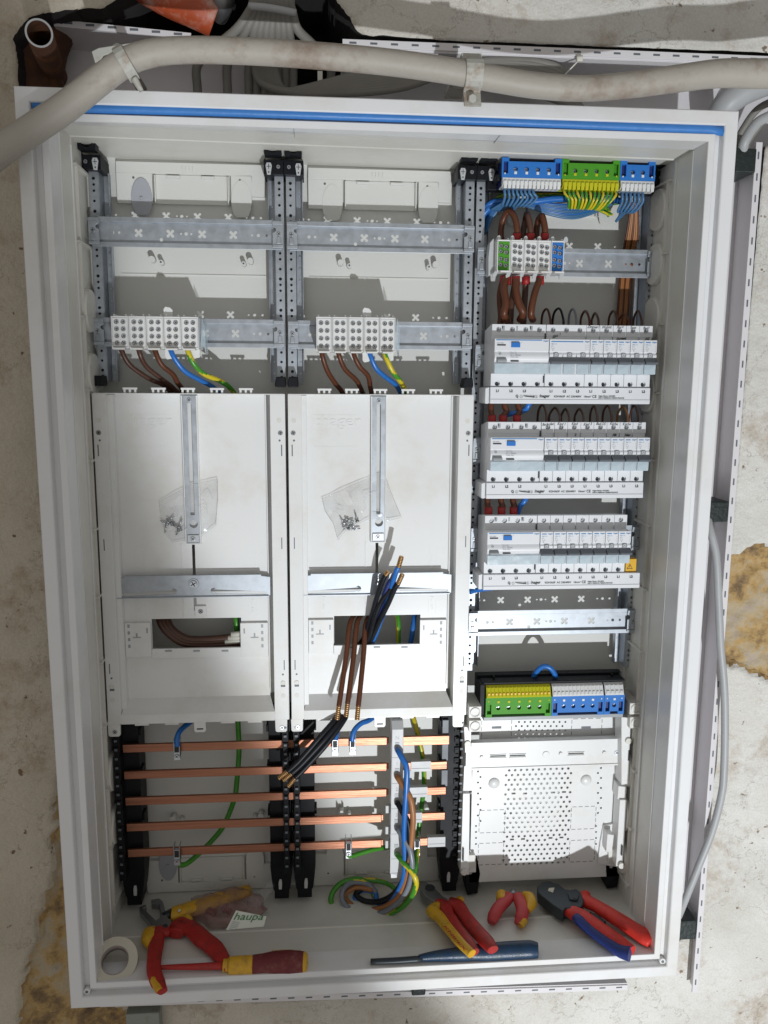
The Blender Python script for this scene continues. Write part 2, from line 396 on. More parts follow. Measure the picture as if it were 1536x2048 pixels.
    vr=nt.nodes.new('ShaderNodeTexVoronoi'); vr.feature='DISTANCE_TO_EDGE'; vr.inputs['Scale'].default_value=5.5; nw=nt.nodes.new('ShaderNodeVectorMath'); nw.operation='MULTIPLY_ADD'; nn_=nzz(16,6,.6); nt.links.new(nn_.outputs['Color'],nw.inputs[0]); nw.inputs[1].default_value=(.16,.16,.16); nt.links.new(tc.outputs['Object'],nw.inputs[2]); nt.links.new(nw.outputs[0],vr.inputs['Vector']); ck=ramp(vr.outputs['Distance'],[(.0,(.45,.42,.38)),(.006,(1,1,1))]); m4=nt.nodes.new('ShaderNodeMix'); m4.data_type='RGBA'; m4.blend_type='MULTIPLY'; m4.inputs[0].default_value=.6; nt.links.new(c1,m4.inputs[6]); nt.links.new(ck.outputs[0],m4.inputs[7]); c1=m4.outputs[2]
    bc=ramp(nzz(22,10,.7).outputs['Fac'],[(.28,(.09,.055,.035)),(.40,(.27,.18,.09)),(.47,(.46,.30,.12)),(.56,(.46,.38,.26)),(.68,(.42,.34,.30))])
    ad=nt.nodes.new('ShaderNodeMath'); ad.operation='MULTIPLY_ADD'; nt.links.new(nzz(110,6,.65).outputs['Fac'],ad.inputs[0]); ad.inputs[1].default_value=.9; nt.links.new(A.outputs['Fac'],ad.inputs[2])
    sh=ramp(ad.outputs[0],[(.90,(0,0,0)),(.96,(1,1,1))]); c2=mix(sh.outputs[0],c1,bc.outputs[0])
    nt.links.new(c2,b.inputs['Base Color'])
    bp=nt.nodes.new('ShaderNodeBump'); bp.inputs['Strength'].default_value=.9; bp.inputs['Distance'].default_value=.004
    nt.links.new(nzz(70,8,.65).outputs['Fac'],bp.inputs['Height']); nt.links.new(bp.outputs[0],b.inputs['Normal'])
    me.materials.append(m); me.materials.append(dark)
    return obj('plaster_wall',me)
wl=wallmesh(); struct(wl); tag_ok=None
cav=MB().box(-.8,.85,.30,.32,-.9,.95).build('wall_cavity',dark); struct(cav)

# ================================================================== CABINET
cab=thing('distribution_cabinet','large white steel electrical cabinet with its door off, open and holding all the rails','electrical cabinet',(0,.2,-.55))
def ring(mb, prof, X=.4, Z=.55, mi=0, dz=0, tl=0, tr=0):
    # prof: (inset, Y) swept round a rectangle with mitred corners
    rings=[[(-X+i,y,Z-i+tl) ,(X-i,y,Z-i+tr),(X-i,y,-Z+i+dz),(-X+i,y,-Z+i+dz)] for i,y in prof]
    v=[p for r in rings for p in r]; fs=[]
    for a in range(len(rings)-1):
        for k in range(4):
            fs.append((a*4+k,a*4+(k+1)%4,(a+1)*4+(k+1)%4,(a+1)*4+k))
    return mb.add(v,fs,False,mi)
mb=MB(); ring(mb,[(0,.2),(0,.0015),(.0008,.0003),(.0015,0),(.0145,0),(.0155,.0008),(.016,.002),(.0165,.011),(.0240,.011),(.0245,.004),(.0255,.0028),(.0325,.0028)])
ring(mb,[(.0325,.0028),(.033,.0038),(.0328,.04)],tl=.0,tr=0) if 0 else mb.add([(-.4+i,y,.55-i+e) if k==0 else ((.4-i,y,.55-i+e2) if k==1 else ((.4-i,y,-.55+i) if k==2 else (-.4+i,y,-.55+i))) for i,y,e,e2 in ((.0325,.0028,0,0),(.033,.0038,.0003,0),(.0328,.0402,.0068,.0005)) for k in range(4)],[(a*4+k,a*4+(k+1)%4,(a+1)*4+(k+1)%4,(a+1)*4+k) for a in range(2) for k in range(4)])
mb.build('frame',paint,cab)
mb=MB(); ring(mb,[(.0328,.0401),(.0305,.041),(.0305,.090),(.0315,.0915),(.0315,.0945),(.0265,.0945),(.0265,.2)],tl=.0068,tr=.0005)
mb.build('tub',tub,cab)
b_=MB().box(-.3735,.3735,.2,.206,-.5235,.5305).build('back_panel',backm,cab)
# thin rolled highlights on the inner wall edges + seams
mb=MB()
for sx in (-1,1):
    mb.box(sx*.3662,sx*.3680,.0385,.0400,-.516,.516)
    mb.box(sx*.3676,sx*.3694,.0885,.0897,-.516,.516)
mb.split('edge_trim',paint,cab)
mb=MB()
for zz in (.16,-.16):
    for sx in (): mb.box(sx*.3693,sx*.3697,.042,.0885,zz-.0004,zz+.0004)
for xx in (-.105,.125): 
    mb=MB(); zs=.526-.0062*(xx+.37)/.74; mb.box(xx-.0003,xx+.0003,.004,.036,.5165,.5195); mb.build('seam',midg,cab)
# blue seal strip in the top channel
mb=MB()
pts=[(66,203,218),(150,207,224),(400,213,230),(700,224,240),(1000,235,250),(1300,246,262),(1418,249,266),(1430,253,268),(1446,252,271)]
top=[];bot=[]
for x,a,b in pts: top.append(XZ(x,a-1,.004)); bot.append(XZ(x,b+1,.004))
v=[];n=len(pts)
for Y in (.0055,.0028):
    for (x,z) in top: v.append((x,Y,z))
    for (x,z) in bot: v.append((x,Y,z))
mid=[((a[0]+c[0])/2,.0008,(a[1]+c[1])/2) for a,c in zip(top,bot)]
v+=mid; fs=[]
for i in range(n-1):
    fs+=[(2*n+i,2*n+i+1,4*n+i+1,4*n+i),(4*n+i,4*n+i+1,3*n+i+1,3*n+i),(i,i+1,2*n+i+1,2*n+i),(3*n+i,3*n+i+1,n+i+1,n+i)]
fs+=[(0,2*n,4*n,3*n,n),(n-1,3*n-1,5*n-1,4*n-1,2*n-1)]
mb.add(v,fs,True); mb.build('sealing_strip',tapeb,cab)
# side wall knock-outs (round discs and ribs in the tub side walls)
for sx,rows in ((1,[.47,.40,.33,.23,-.25,-.32,-.39,-.46]),(-1,[.33,.25,-.30,-.38])):
    for zz in rows:
        mb=MB(); x=sx*.3733
        mb.cyl((x,.145,zz),(x-sx*.0055,.145,zz),.028,.026,28); mb.build('knockout',tub,cab,bevel=.0006)
for sx in (-1,1):
    mb=MB()
    for k in range(12):
        zz=.50-k*.09; mb.box(sx*.3735,sx*.369,.11,.185,zz-.0012,zz+.0012)
    mb.box(sx*.3735,sx*.370,.118,.1215,-.5,.5)
    mb.box(sx*.3735,sx*.3705,.172,.175,-.5,.5)
    mb.build('side_rib',tub,cab)
# screw seat bosses in the lower corners of the frame channel
for sx,px in ((-1,172),(1,1328)):
    mb=MB(); x=sx*.380; mb.cyl((x,.0105,-.530),(x,.004,-.530),.0045,.004,14); mb.cyl((x,.0041,-.530),(x,.0036,-.530),.002,.002,10,1); mb.build('corner_boss',[paint,greyd],cab)
# back-wall raised inserts, top and bottom of each field
GX=[-.3715,-.1215,.1285,.3785]
def insert(i,top):
    sgn=1 if top else -1; g=GX[i]
    zc=(.5245-.0015*i) if top else -.522
    za,zb=zc,zc-sgn*.052
    mb=MB()
    # floor/ceiling piece sloping and a raised plate with a rectangular notch
    mb.box(g+.030,g+.222,.1925,.2,zc,zc-sgn*.014)
    mb.box(g+.030,g+.048,.1925,.2,zc-sgn*.014,zb)
    mb.box(g+.048,g+.076,.1925,.2,zc-sgn*.014,zb-sgn*.0)
    mb.box(g+.178,g+.205,.1925,.2,zc-sgn*.014,zb)
    mb.box(g+.205,g+.222,.1925,.2,zc-sgn*.014,zb+sgn*.012)
    mb.box(g+.078,g+.176,.1965,.2,zc-sgn*.0145,zb+sgn*.0005)
    for u in (.0795,.1745): mb.box(g+u-.0008,g+u+.0008,.1905,.1965,zc-sgn*.016,zb)
    mb.box(g+.095,g+.112,.192,.1965,zc-sgn*.016,zc-sgn*.019); mb.box(g+.140,g+.157,.192,.1965,zc-sgn*.016,zc-sgn*.019)
    for k in range(4): mb.box(g+.115+k*.0045,g+.1162+k*.0045,.1915,.1925,zc-sgn*.004,zc-sgn*.010)
    mb.build('insert',backm,cab,bevel=.0006)
    h=MB()
    for u in (.052,.190): h.cyl((g+u,.1924,zc-sgn*.020),(g+u,.1922,zc-sgn*.020),.0016,.0016,8)
    h.split('pin_hole',greyd,cab)
    for k,u in ((0,.062),(1,.1915)):
        o=MB(); pl=[]; cz=zc-sgn*.046
        for q in range(24):
            a=2*math.pi*q/24; xx=.0135*math.cos(a); z2=.026*math.sin(a)
            pl.append((g+u+xx,cz+(max(-.021,min(.026,z2)) if top else max(-.026,min(.021,z2)))))
        yo=.1905 if (k==0 and i==0) else .1919
        o.prism(pl,yo,.1923)
        if k==0 and i==0: o.cyl((g+u,.190,cz),(g+u,.1880,cz),.0022,.0018,10)
        ob=o.build('oval_blank',[oval if k==0 and i==0 else backm],cab,bevel=.0005)
for i in range(3):
    insert(i,True)
    if i<2: insert(i,False)
for i in range(2):
    g=GX[i]
    for zrow in (.4015,-.400):
        for u,r in ((.0725,.0042),(.0845,.0032),(.193,.0032),(.202,.0042)):
            mb=MB(); mb.cyl((g+u,.2,zrow-(0.004 if r<.004 else 0)),(g+u,.186,zrow-(0.004 if r<.004 else 0)),r,r*.9,12)
            if r<.004: mb.cyl((g+u,.186,zrow-.004),(g+u,.1858,zrow-.004),.0014,.0014,8,1)
            mb.build('screw_boss',[backm,greyd],cab)
mb=MB()
for i in range(2): mb.box(GX[i]+.03,GX[i]+.222,.1985,.2,.383,.3838)
mb.build('panel_rib',backm,cab)

# ================================================================== POSTS
def post(x, zt, zb, label, mirror, caps):
    t=thing('perforated_post',label,'mounting post',(x,.162,zb),'perforated upright posts behind the rails')
    w=.0112; holes=[]
    z=zt-.010; k=0
    while z>zb+.006:
        holes.append(circ(x+w/2,z,.0017 if k%4 else .0021,10)); z-= (.0075,.0075,.0125,.0125)[k%4]; k+=1
    plate('post_face',rect(x,x+w,zb,zt),holes,.1615,.1630,galv,t)
    sx=x-.009 if mirror else x+w+.0012
    # shallow U: web going back and an outer flange
    mb=MB(); e=x if mirror else x+w
    mb.box(e-(.0006 if mirror else .0009),e+(.0009 if mirror else .0006),.1632,.186,zb,zt)
    mb.box(sx,sx+.0078,.1855,.187,zb,zt)
    mb.box(sx+(.0078 if not mirror else -.0008),sx+(.0086 if not mirror else 0),.176,.187,zb,zt)
    mb.box(x+.0002,x+w-.0002,.1655,.1665,zb,zt,1)
    mb.build('post_web',[galv,ink],t)
    mb=MB(); z=zt-.02
    while z>zb+.01: mb.cyl((sx+.004,.1855,z),(sx+.004,.1845,z),.0016,.0012,8); z-=.0155
    mb.build('rivet',steel,t)
    return t
zp=XZ(560,350,.162)[1]; zq=XZ(560,765,.162)[1]
posts=[(GX[0]+.003,zp,zq,'galvanised post with round holes at the left end of the left rails',False),
 (GX[1]-.0128,zp,zq,'galvanised post with round holes at the right end of the left field',True),
 (GX[1]+.0016,zp,zq,'galvanised post with round holes at the left end of the middle field',False),
 (GX[2]-.0128,zp,zq,'galvanised post with round holes at the right end of the middle field',True),
 (GX[2]+.0016,zp,-.170,'long galvanised post left of the breaker rows',False),
 (GX[3]-.0118,zp,-.170,'long galvanised post right of the breaker rows',True)]
for a in posts: post(*a,None)
# black caps at the post tops
def topcap(x,label,flip,x2):
    t=thing('post_bracket',label,'bracket',(x,.17,zp),'black plastic brackets capping the posts')
    z0=zp-.002; s=-1 if flip else 1
    mb=MB(); xl,xr=(x-.0015,x+.0235)
    if flip: xl,xr=x-.0115,x+.0135
    mb.prism([(xl,z0),(xr,z0),(xr,z0+.0165),(xr-.002,z0+.020),(xr-.002,.5205),(xl+.002,.5205),(xl+.002,z0+.020),(xl,z0+.0165)],.150,.192)
    # square tube mouth
    cx=(xl+xr)/2; zc=z0+.0285
    plate('tube_mouth',[(cx-.0105,zc-.009),(cx+.0105,zc-.009),(cx+.0115,zc+.003),(cx+.008,zc+.0115),(cx-.008,zc+.0115),(cx-.0115,zc+.003)],[circ(cx,zc+.0005,.007,16)],.134,.150,black,t,.0006)
    mb.cyl((cx,.1499,zc),(cx,.1495,zc),.007,.007,14)
    mb.build('bracket_body',black,t,bevel=.0008)
    sx=cx-.006 if not flip else cx+.006; kx=cx+.006 if not flip else cx-.006
    screw(t,sx,z0+.009,.150,.0026,m=steel)
    k=MB(); k.prism([(kx-.003,z0+.004),(kx-.0022,z0-.001),(kx+.0022,z0-.001),(kx+.003,z0+.004),(kx+.004,z0+.010),(kx+.0025,z0+.0135),(kx-.0025,z0+.0135),(kx-.004,z0+.010)],.148,.1499)
    k.box(kx-.0028,kx+.0028,.1477,.1481,z0+.0085,z0+.0092,1); k.box(kx-.0004,kx+.0004,.14765,.1481,z0+.0055,z0+.0120,1); k.box(kx-.0008,kx+.0008,.1477,.1481,z0+.001,z0+.003,1)
    k.build('keyhole_tab',[lgrey,ink],t,bevel=.0004)
topcap(GX[0]-.002,'black bracket on top of the far left post',False,0)
topcap(GX[1]-.0145,'black bracket on the post just left of the first gap',True,0)
topcap(GX[1]+.001,'black bracket on the post just right of the first gap',False,0)
topcap(GX[2]-.0145,'black bracket on the post just left of the second gap',True,0)
topcap(GX[2]+.001,'black bracket on the post left of the blue terminal strip',False,0)
topcap(GX[3]-.011,'black bracket on the post right of the top terminal strips',True,0)
for n_,(x,l) in enumerate([(GX[0]+.001,'far left'),(GX[1]-.0145,'left of the first gap'),(GX[1]+.002,'right of the first gap'),(GX[2]-.0145,'left of the second gap')]):
    z0=zq-.006
    mb=MB(); mb.prism([(x,z0),(x+.0125,z0),(x+.0135,z0+.004),(x+.0125,z0+.0135),(x+.001,z0+.0135),(x-.001,z0+.004)],.138,.162)
    tag(mb.build('post_end_cap',black,None,bevel=.0012),'glossy black cap above the meter tray, '+l,'end cap','black caps where the posts meet the trays')

# ================================================================== RAILS
UX=[XZ(px,466,.157)[0]-GX[0] for px in (277,340.4,404,466.4)]
UC=[(XZ(px,466,.157)[0]-GX[0],r) for px,r in ((225.5,.0022),(238.2,.0017),(362,.0014),(372,.0023),(382.4,.0014),(504,.0014),(516.5,.0022),(532.8,.0018))]
def rail(i, z, label, xl=None, xr=None):
    g=GX[i]; xl=g+.0055 if xl is None else xl; xr=g+.2455 if xr is None else xr
    t=thing('mounting_rail',label,'mounting rail',(g,.157,z),'galvanised hat rails bridging the posts')
    hs=[xhole(g+u,z) for u in UX]+[circ(g+u,z,r,12) for u,r in UC]+[circ(g+XZ(322.5,479,.157)[0]-GX[0],z-.0078,.0023,12)]
    plate('rail_web',rect(xl,xr,z-.0125,z+.0125),hs,.157,.1582,galv,t)
    mb=MB()
    for s in (1,-1):
        mb.profx([(.1582,z+s*.0125),(.1582,z+s*.0137),(.1527,z+s*.0137),(.1527,z+s*.0180),(.1515,z+s*.0184),(.1515,z+s*.0130),(.1515,z+s*.0125)],xl,xr)
    mb.build('rail_flange',galv,t,bevel=.0003)
    for s,xe in ((1,g+.0025),(-1,g+.2475)):
        mb=MB(); x1=xe+s*.0135
        pl=[(xe,z-.0125),(x1,z-.0125),(x1,z+.003)]+[(x1-s*.0045*math.sin(a),z+.006+.0035*math.cos(math.pi-a)) for a in [math.pi*k/6 for k in range(7)]]+[(x1,z+.0125),(xe,z+.0125)]
        mb.prism(pl,.1490,.1502); mb.box(xe,x1,.1475,.1492,z+.0125,z+.0165); mb.box(xe,x1,.1475,.1492,z-.0165,z-.0125)
        mb.build('rail_clip',galv,t,bevel=.0005)
        screw(t,xe+s*.0055,z+.001,.1490,.0031,m=steel,h=.0016)
        mb=MB(); mb.prism([(xe+s*.0055+a,z+b) for a,b in ((-.0026,-.0115),(.0026,-.0115),(.0022,-.003),(-.0022,-.003))],.1474,.1488); mb.build('clip_tongue',galv,t,bevel=.0004)
    return t
ZA=.4290; 
rail(0,ZA,'galvanised rail with cross shaped holes, bare, uppermost in the left field')
rail(0,ZA-.125,'galvanised rail carrying the white terminal block in the left field')
rail(1,ZA-.0005,'galvanised rail with cross shaped holes, bare, uppermost in the middle field')
rail(1,ZA-.1255,'galvanised rail carrying the white terminal block in the middle field')
ZT=.4015
rail(2,ZT,'galvanised rail carrying the green, white and blue terminal block')
for k in range(3):
    rail(2,(.3101,.185,.060)[k]-.0345,['rail behind the top row of breakers','rail behind the middle row of breakers','rail behind the lowest row of breakers'][k]+', only its end clips in view')
rail(2,-.0965,'brightly lit bare rail with cross shaped holes below the breakers')

# ================================================================== TERMINAL BLOCKS
def lever_screws(t, x, z, Y, rows, cols, px, pz, r):
    for a in range(cols):
        for b in range(rows): screw(t,x+a*px,z-b*pz,Y,r,h=.0012,m=steel)
def term_block(x0,x1,zt,zb,label,cols,clear_ribs=False,group='screw terminal blocks on the rails'):
    t=thing('terminal_block',label,'terminal block',((x0+x1)/2,.13,zb),group)
    n=len(cols); w=(x1-x0)/n; Y=.112
    for k,cm in enumerate(cols):
        a=x0+k*w
        mb=MB(); mb.box(a+.0003,a+w-.0003,Y+.004,.150,zb,zt)
        o=mb.build('terminal_module',white,t,bevel=.0005)
        ins=.0022
        hs=[]
        xs=[a+w*.31,a+w*.69]; hh=zt-zb-2*ins; zs=[zt-ins-hh*(.13+.247*q) for q in range(4)]
        if clear_ribs: zs=[zt-ins-hh*(.14+.20*q+(.06 if q>1 else 0)) for q in range(4)]
        for q,xx in enumerate(xs):
            for zz in zs: hs.append(circ(xx,zz-(.0012 if clear_ribs and q else 0),.0031,14))
        plate('module_face',rect(a+.0016,a+w-.0016,zb+ins,zt-ins),hs,Y,Y+.0042,cm,o)
        f=MB(); f.box(a+.0003,a+.0014,Y-.0004,Y+.004,zb,zt); f.box(a+w-.0014,a+w-.0003,Y-.0004,Y+.004,zb,zt); f.box(a+.0014,a+w-.0014,Y-.0002,Y+.004,zt-.0018,zt); f.box(a+.0014,a+w-.0014,Y-.0002,Y+.004,zb,zb+.0018)
        f.build('module_rim',white,o,bevel=.0003)
        for q,xx in enumerate(xs):
            for zz in zs: screw(o,xx,zz-(.0012 if clear_ribs and q else 0),Y+.0039,.0028,h=.0016,m=steel)
        h=MB(); cx=a+w*.5
        h.box(a+w*.12,a+w*.2,Y+.003,.145,zt,zt+.0026); h.box(a+w*.8,a+w*.88,Y+.003,.145,zt,zt+.0026); h.box(a+w*.15,a+w*.85,Y+.002,.1,zb-.0018,zb); h.split('module_lug',white,o,bevel=.0003)
    if not clear_ribs:
        h=MB(); cx=x0+3*w
        for s in (1,-1):
            z0=zt if s>0 else zb
            h.prism([(cx-.0012,z0),(cx+.010,z0),(cx+.010,z0+s*.009),(cx+.007,z0+s*.012),(cx+.001,z0+s*.013),(cx-.0012,z0+s*.010)],.122,.124)
        h.prism([(x0+4.35*w,zb),(x0+4.95*w,zb),(x0+4.95*w,zb-.010),(x0+4.5*w,zb-.012)],.126,.129)
        h.split('release_latch',white,t,bevel=.0004)
        e=MB(); e.prism([(x1,zb+.002),(x1+.005,zb+.004),(x1+.0065,zb-.006),(x1+.0065,zt-.012),(x1+.003,zt)],.125,.148); e.build('end_cover',windowm,t)
    else:
        for k in range(n+1):
            e=MB(); a=x0+k*w
            e.prism([(a-.0005,zt-.002),(a-.0005,zt+.001),(a+.0015,zt+.0055),(a+.004,zt+.0065),(a+.006,zt+.0035),(a+.006,zt)],.118,.120); e.prism([(a-.004,zb-.004),(a-.0035,zb-.007),(a+.001,zb-.005),(a+.003,zb),(a-.0005,zb+.002)],.118,.120); e.build('shield_fin',windowm if 0 else lgrey,t)
        e=MB(); e.prism([(x0-.007,zb-.004),(x0,zb),(x0,zt),(x0-.0015,zt+.004),(x0-.006,zt-.002),(x0-.0075,zt-.02)],.128,.145); e.build('end_cover',lgrey,t)
    return t
term_block(-.3375,-.2300,.3215,.2820,'white ten column screw terminal block on the left lower rail',[white]*5)
term_block(-.0823,.0195,.3238,.2803,'white ten column screw terminal block on the middle lower rail',[white]*5)
term_block(.1488,.2366,.4225,.3830,'terminal block with one green, three white and one blue module',[green,white,white,white,blue],True)

# ================================================================== BREAKER ROWS
MW=.0177
def txt(parent,items,mats,name='lettering'):
    mb=MB()
    for it in items: text_mb(mb,*it[0],**it[1])
    return mb.build(name,mats,parent)
def noseprof(zt): return None
def device_body(t,x,w,zt,poles,pitch=MW,name='housing'):
    g=.00025
    mb=MB()
    mb.profx([(.150,zt+.0005),(.112,zt+.0065),(.1066,zt+.0065),(.1066,zt-.0725),(.150,zt-.0725)],x+g,x+w-g)
    body=mb.build(name,device,t,bevel=.0004)
    # upper terminal face with holes, lower one with screws darkened as shade
    hs=[circ(x+(k+.5)*pitch,zt,.0033,14) for k in range(poles)]
    plate('terminal_face',rect(x+g,x+w-g,zt-.0080,zt+.0065),hs,.1025,.1065,device,body)
    hs=[circ(x+(k+.5)*pitch,zt-.0689,.0034,14) for k in range(poles)]
    plate('terminal_face',rect(x+g,x+w-g,zt-.0725,zt-.0565),hs,.1025,.1065,device,body)
    for k in range(poles):
        screw(body,x+(k+.5)*pitch-.0003,zt+.0003,.1064,.0026,h=.0016,m=steel)
        screw(body,x+(k+.5)*pitch,zt-.0690,.1066,.0026,h=.0006,m=gunm)  # dark steel puts the shade of the hole into the screw colour
    mb=MB(); mb.box(x+g+.0002,x+w-g-.0002,.1030,.1066,zt-.0565,zt-.0080)
    # nose: flat label part, then a rounded barrel where the toggle turns
    mb.profx([(.1032,zt-.0125),(.0852,zt-.0125),(.0850,zt-.0280),(.0865,zt-.0286),(.0865,zt-.0560),(.1032,zt-.0560)],x+g,x+w-g)
    return body,mb
def rcd(x,zt,row,label):
    w=4*MW
    t=thing('residual_current_breaker',label,'residual current device',(x,.15,zt-.07),'wide four pole devices at the left of the breaker rows')
    body,mb=device_body(t,x,w,zt,4); mb.build('nose',device,t,bevel=.0005)
    z=zt-.0286
    b=MB(); n=8; prof=[(.0864,z)]+[(.0864-.0030*math.sin(math.pi*k/n),z-.0140*k/n) for k in range(1,n)]+[(.0864,z-.014)]
    b.profx(prof,x+.0004,x+w-.0004,smooth=False); b.build('barrel',device,t)
    wd=MB(); wd.profx([(.0864,zt-.0432),(.0825,zt-.0435),(.0835,zt-.0560),(.0864,zt-.0562)],x+.0004,x+w-.0004); wd.build('window',windowm,t,bevel=.0005)
    lv=MB(); lv.profx([(.0850,zt-.0350),(.0780,zt-.0385),(.0775,zt-.0415),(.0850,zt-.0425)],x+.0030,x+.0150); lv.build('lever',midg,t,bevel=.0006)
    bt=MB(); bt.box(x+.0215,x+.0330,.0838,.0850,zt-.0232,zt-.0172); bt.box(x+.0215,x+.0318,.0843,.0850,zt-.0168,zt-.0158,1); bt.build('test_button',[inkb if 0 else blue,greyd],t,bevel=.0004)
    s=MB(); s.box(x+.0022,x+w-.0095,.0847,.0850,zt-.0156+.0010,zt-.0145+.0010,0); s.box(x+.0035,x+.0145,.0845,.0850,zt-.0212,zt-.0196,1); s.box(x+.0210,x+.0315,.0826,.0834,zt-.0412,zt-.0397,1)
    text_mb(s,':hager',x+w-.0010,zt-.0157,.0849,.0030,0,'RIGHT',shear=.2)
    text_mb(s,'CDS 440D',x+.003,zt-.0187,.0849,.0020,2); text_mb(s,'T',x+.0194,zt-.0178,.0849,.0018,2); text_mb(s,'T',x+.0345,zt-.0178,.0849,.0018,2)
    text_mb(s,'O',x+.0055,zt-.0325,.0830,.0040,1)
    for q,st in enumerate(('30mA  40A','IDn  A  230/400V','10 000  50Hz')): text_mb(s,st,x+.0205,zt-.0318-q*.0022,.0832,.0019,2)
    s.build('lettering',[inkb,ink,inkg],t)
    c=MB(); c.box(x+.0130,x+.0165,.1021,.1026,zt-.0010,zt+.0045,1); c.box(x+.0160-.0030,x+.0140,.1019,.1026,zt+.0010,zt+.0045); c.box(x+.0495,x+.0530,.1021,.1026,zt-.0010,zt+.0045,1); c.box(x+.0495,x+.0508,.1019,.1026,zt+.001,zt+.0045); c.box(x+.0318,x+.0335,.1021,.1026,zt-.0010,zt+.0045,1)
    c.box(x+.0250,x+.0268,.1018,.1026,zt-.0722,zt-.0705); c.box(x+w-.0018,x+w-.0006,.1015,.1026,zt-.0675,zt-.0585); c.box(x+w-.0016,x+w-.0004,.1015,.1026,zt-.0120,zt-.0045); c.split('coding_slot',[ink,midg],t)
    return t
def mcb(x,zt,poles,label,group):
    w=poles*MW
    t=thing('circuit_breaker',label,'circuit breaker',(x,.15,zt-.07),group)
    body,mb=device_body(t,x,w,zt,poles); mb.build('nose',device,t,bevel=.0005)
    for p in range(poles):
        xx=x+p*MW
        tg=MB(); n=6; zz=zt-.0286
        tg.profx([(.0864,zz)]+[(.0864-.0026*math.sin(math.pi*.55*k/n+.3),zz-.0085*k/n) for k in range(1,n+1)]+[(.0864,zz-.009)],xx+.0056,xx+.0118,0)
        text_mb(tg,'O',xx+.0087,zz-.0046,.0838,.0048,1,'CENTER',bold=.00006)
        tg.box(xx+.0060,xx+.0114,.0836,.0850,zz-.0082,zz-.0068,2)
        tg.build('toggle_barrel',[lgrey if 0 else midg,device,ink],t)
        sh=MB(); sh.profx([(.0864,zz-.0003),(.0842,zz-.003),(.0846,zz-.0085),(.0864,zz-.009)],xx+.0004,xx+.0052); sh.profx([(.0864,zz-.0003),(.0842,zz-.003),(.0846,zz-.0085),(.0864,zz-.009)],xx+.0122,xx+MW-.0006); sh.box(xx+.0150,xx+.0166,.0832,.0850,zz-.0092,zz-.0078,1); sh.build('toggle_shoulder',[device,midg],t)
        wd=MB(); wd.profx([(.0864,zt-.0435),(.0828,zt-.0438),(.0835,zt-.0560),(.0864,zt-.0562)],xx+.0012,xx+MW-.0012); wd.build('window',windowm,t,bevel=.0005)
    lv=MB(); lv.profx([(.0852,zt-.0352),(.0835,zt-.0352),(.0765,zt-.0405),(.0762,zt-.0428),(.0790,zt-.0436),(.0852,zt-.0432)],x+.0007,x+w-.0007); lv.build('lever',greyd,t,bevel=.0005)
    s=MB(); s.box(x+.0022,x+w-.0092,.0847,.0850,zt-.0160,zt-.0149,0)
    text_mb(s,':hager',x+w-.0008,zt-.0160,.0849,.0028,0,'RIGHT',shear=.2)
    text_mb(s,'MBN 316' if poles==3 else 'MBN 116',x+.0022,zt-.0192,.0849,.0020,3,sx=.9)
    text_mb(s,'B16',x+.0024,zt-.0218,.0849,.0018,2); s.box(x+.0028,x+.0062,.0848,.0850,zt-.0246,zt-.0243,2); s.box(x+.0028,x+.0031,.0848,.0850,zt-.0246,zt-.0226,2); s.box(x+.0059,x+.0062,.0848,.0850,zt-.0246,zt-.0226,2); s.box(x+.0040,x+.0050,.0848,.0850,zt-.0270,zt-.0255,2)
    for q in range(4 if poles==1 else 3): 
        for c in range(poles if poles==3 else 1): s.box(x+w-.0024-c*.0022,x+w-.0013-c*.0022,.0848,.0850,zt-.0200-q*.0024,zt-.0196-q*.0024,2)
    s.build('lettering',[inkb,ink,inkg,mat('pale_blue_ink',(.25,.42,.62),.5) if 'pale_blue_ink' not in MATS else MATS['pale_blue_ink']],t)
    if poles==3:
        pass
    return t
HAND=[[None,'Zimmer1','Wohnz','Flur+','Esse','Bad1'],['Backofen','Kind 1','Kind','Kind 3','Bad.OS','Küche','Küche','GS'],[None]*7]
UND=[{3:('Garten',.2),5:('EG',0)},{2:('2',0),5:('Alt',.2),6:('Neu',.2)},{}]
ROWS=[(.1430,.3101,[3,1,1,1,1,1]),(.1412,.1850,[1]*8),(.1405,.0605,[1]*7)]
rn=['top','middle','bottom']
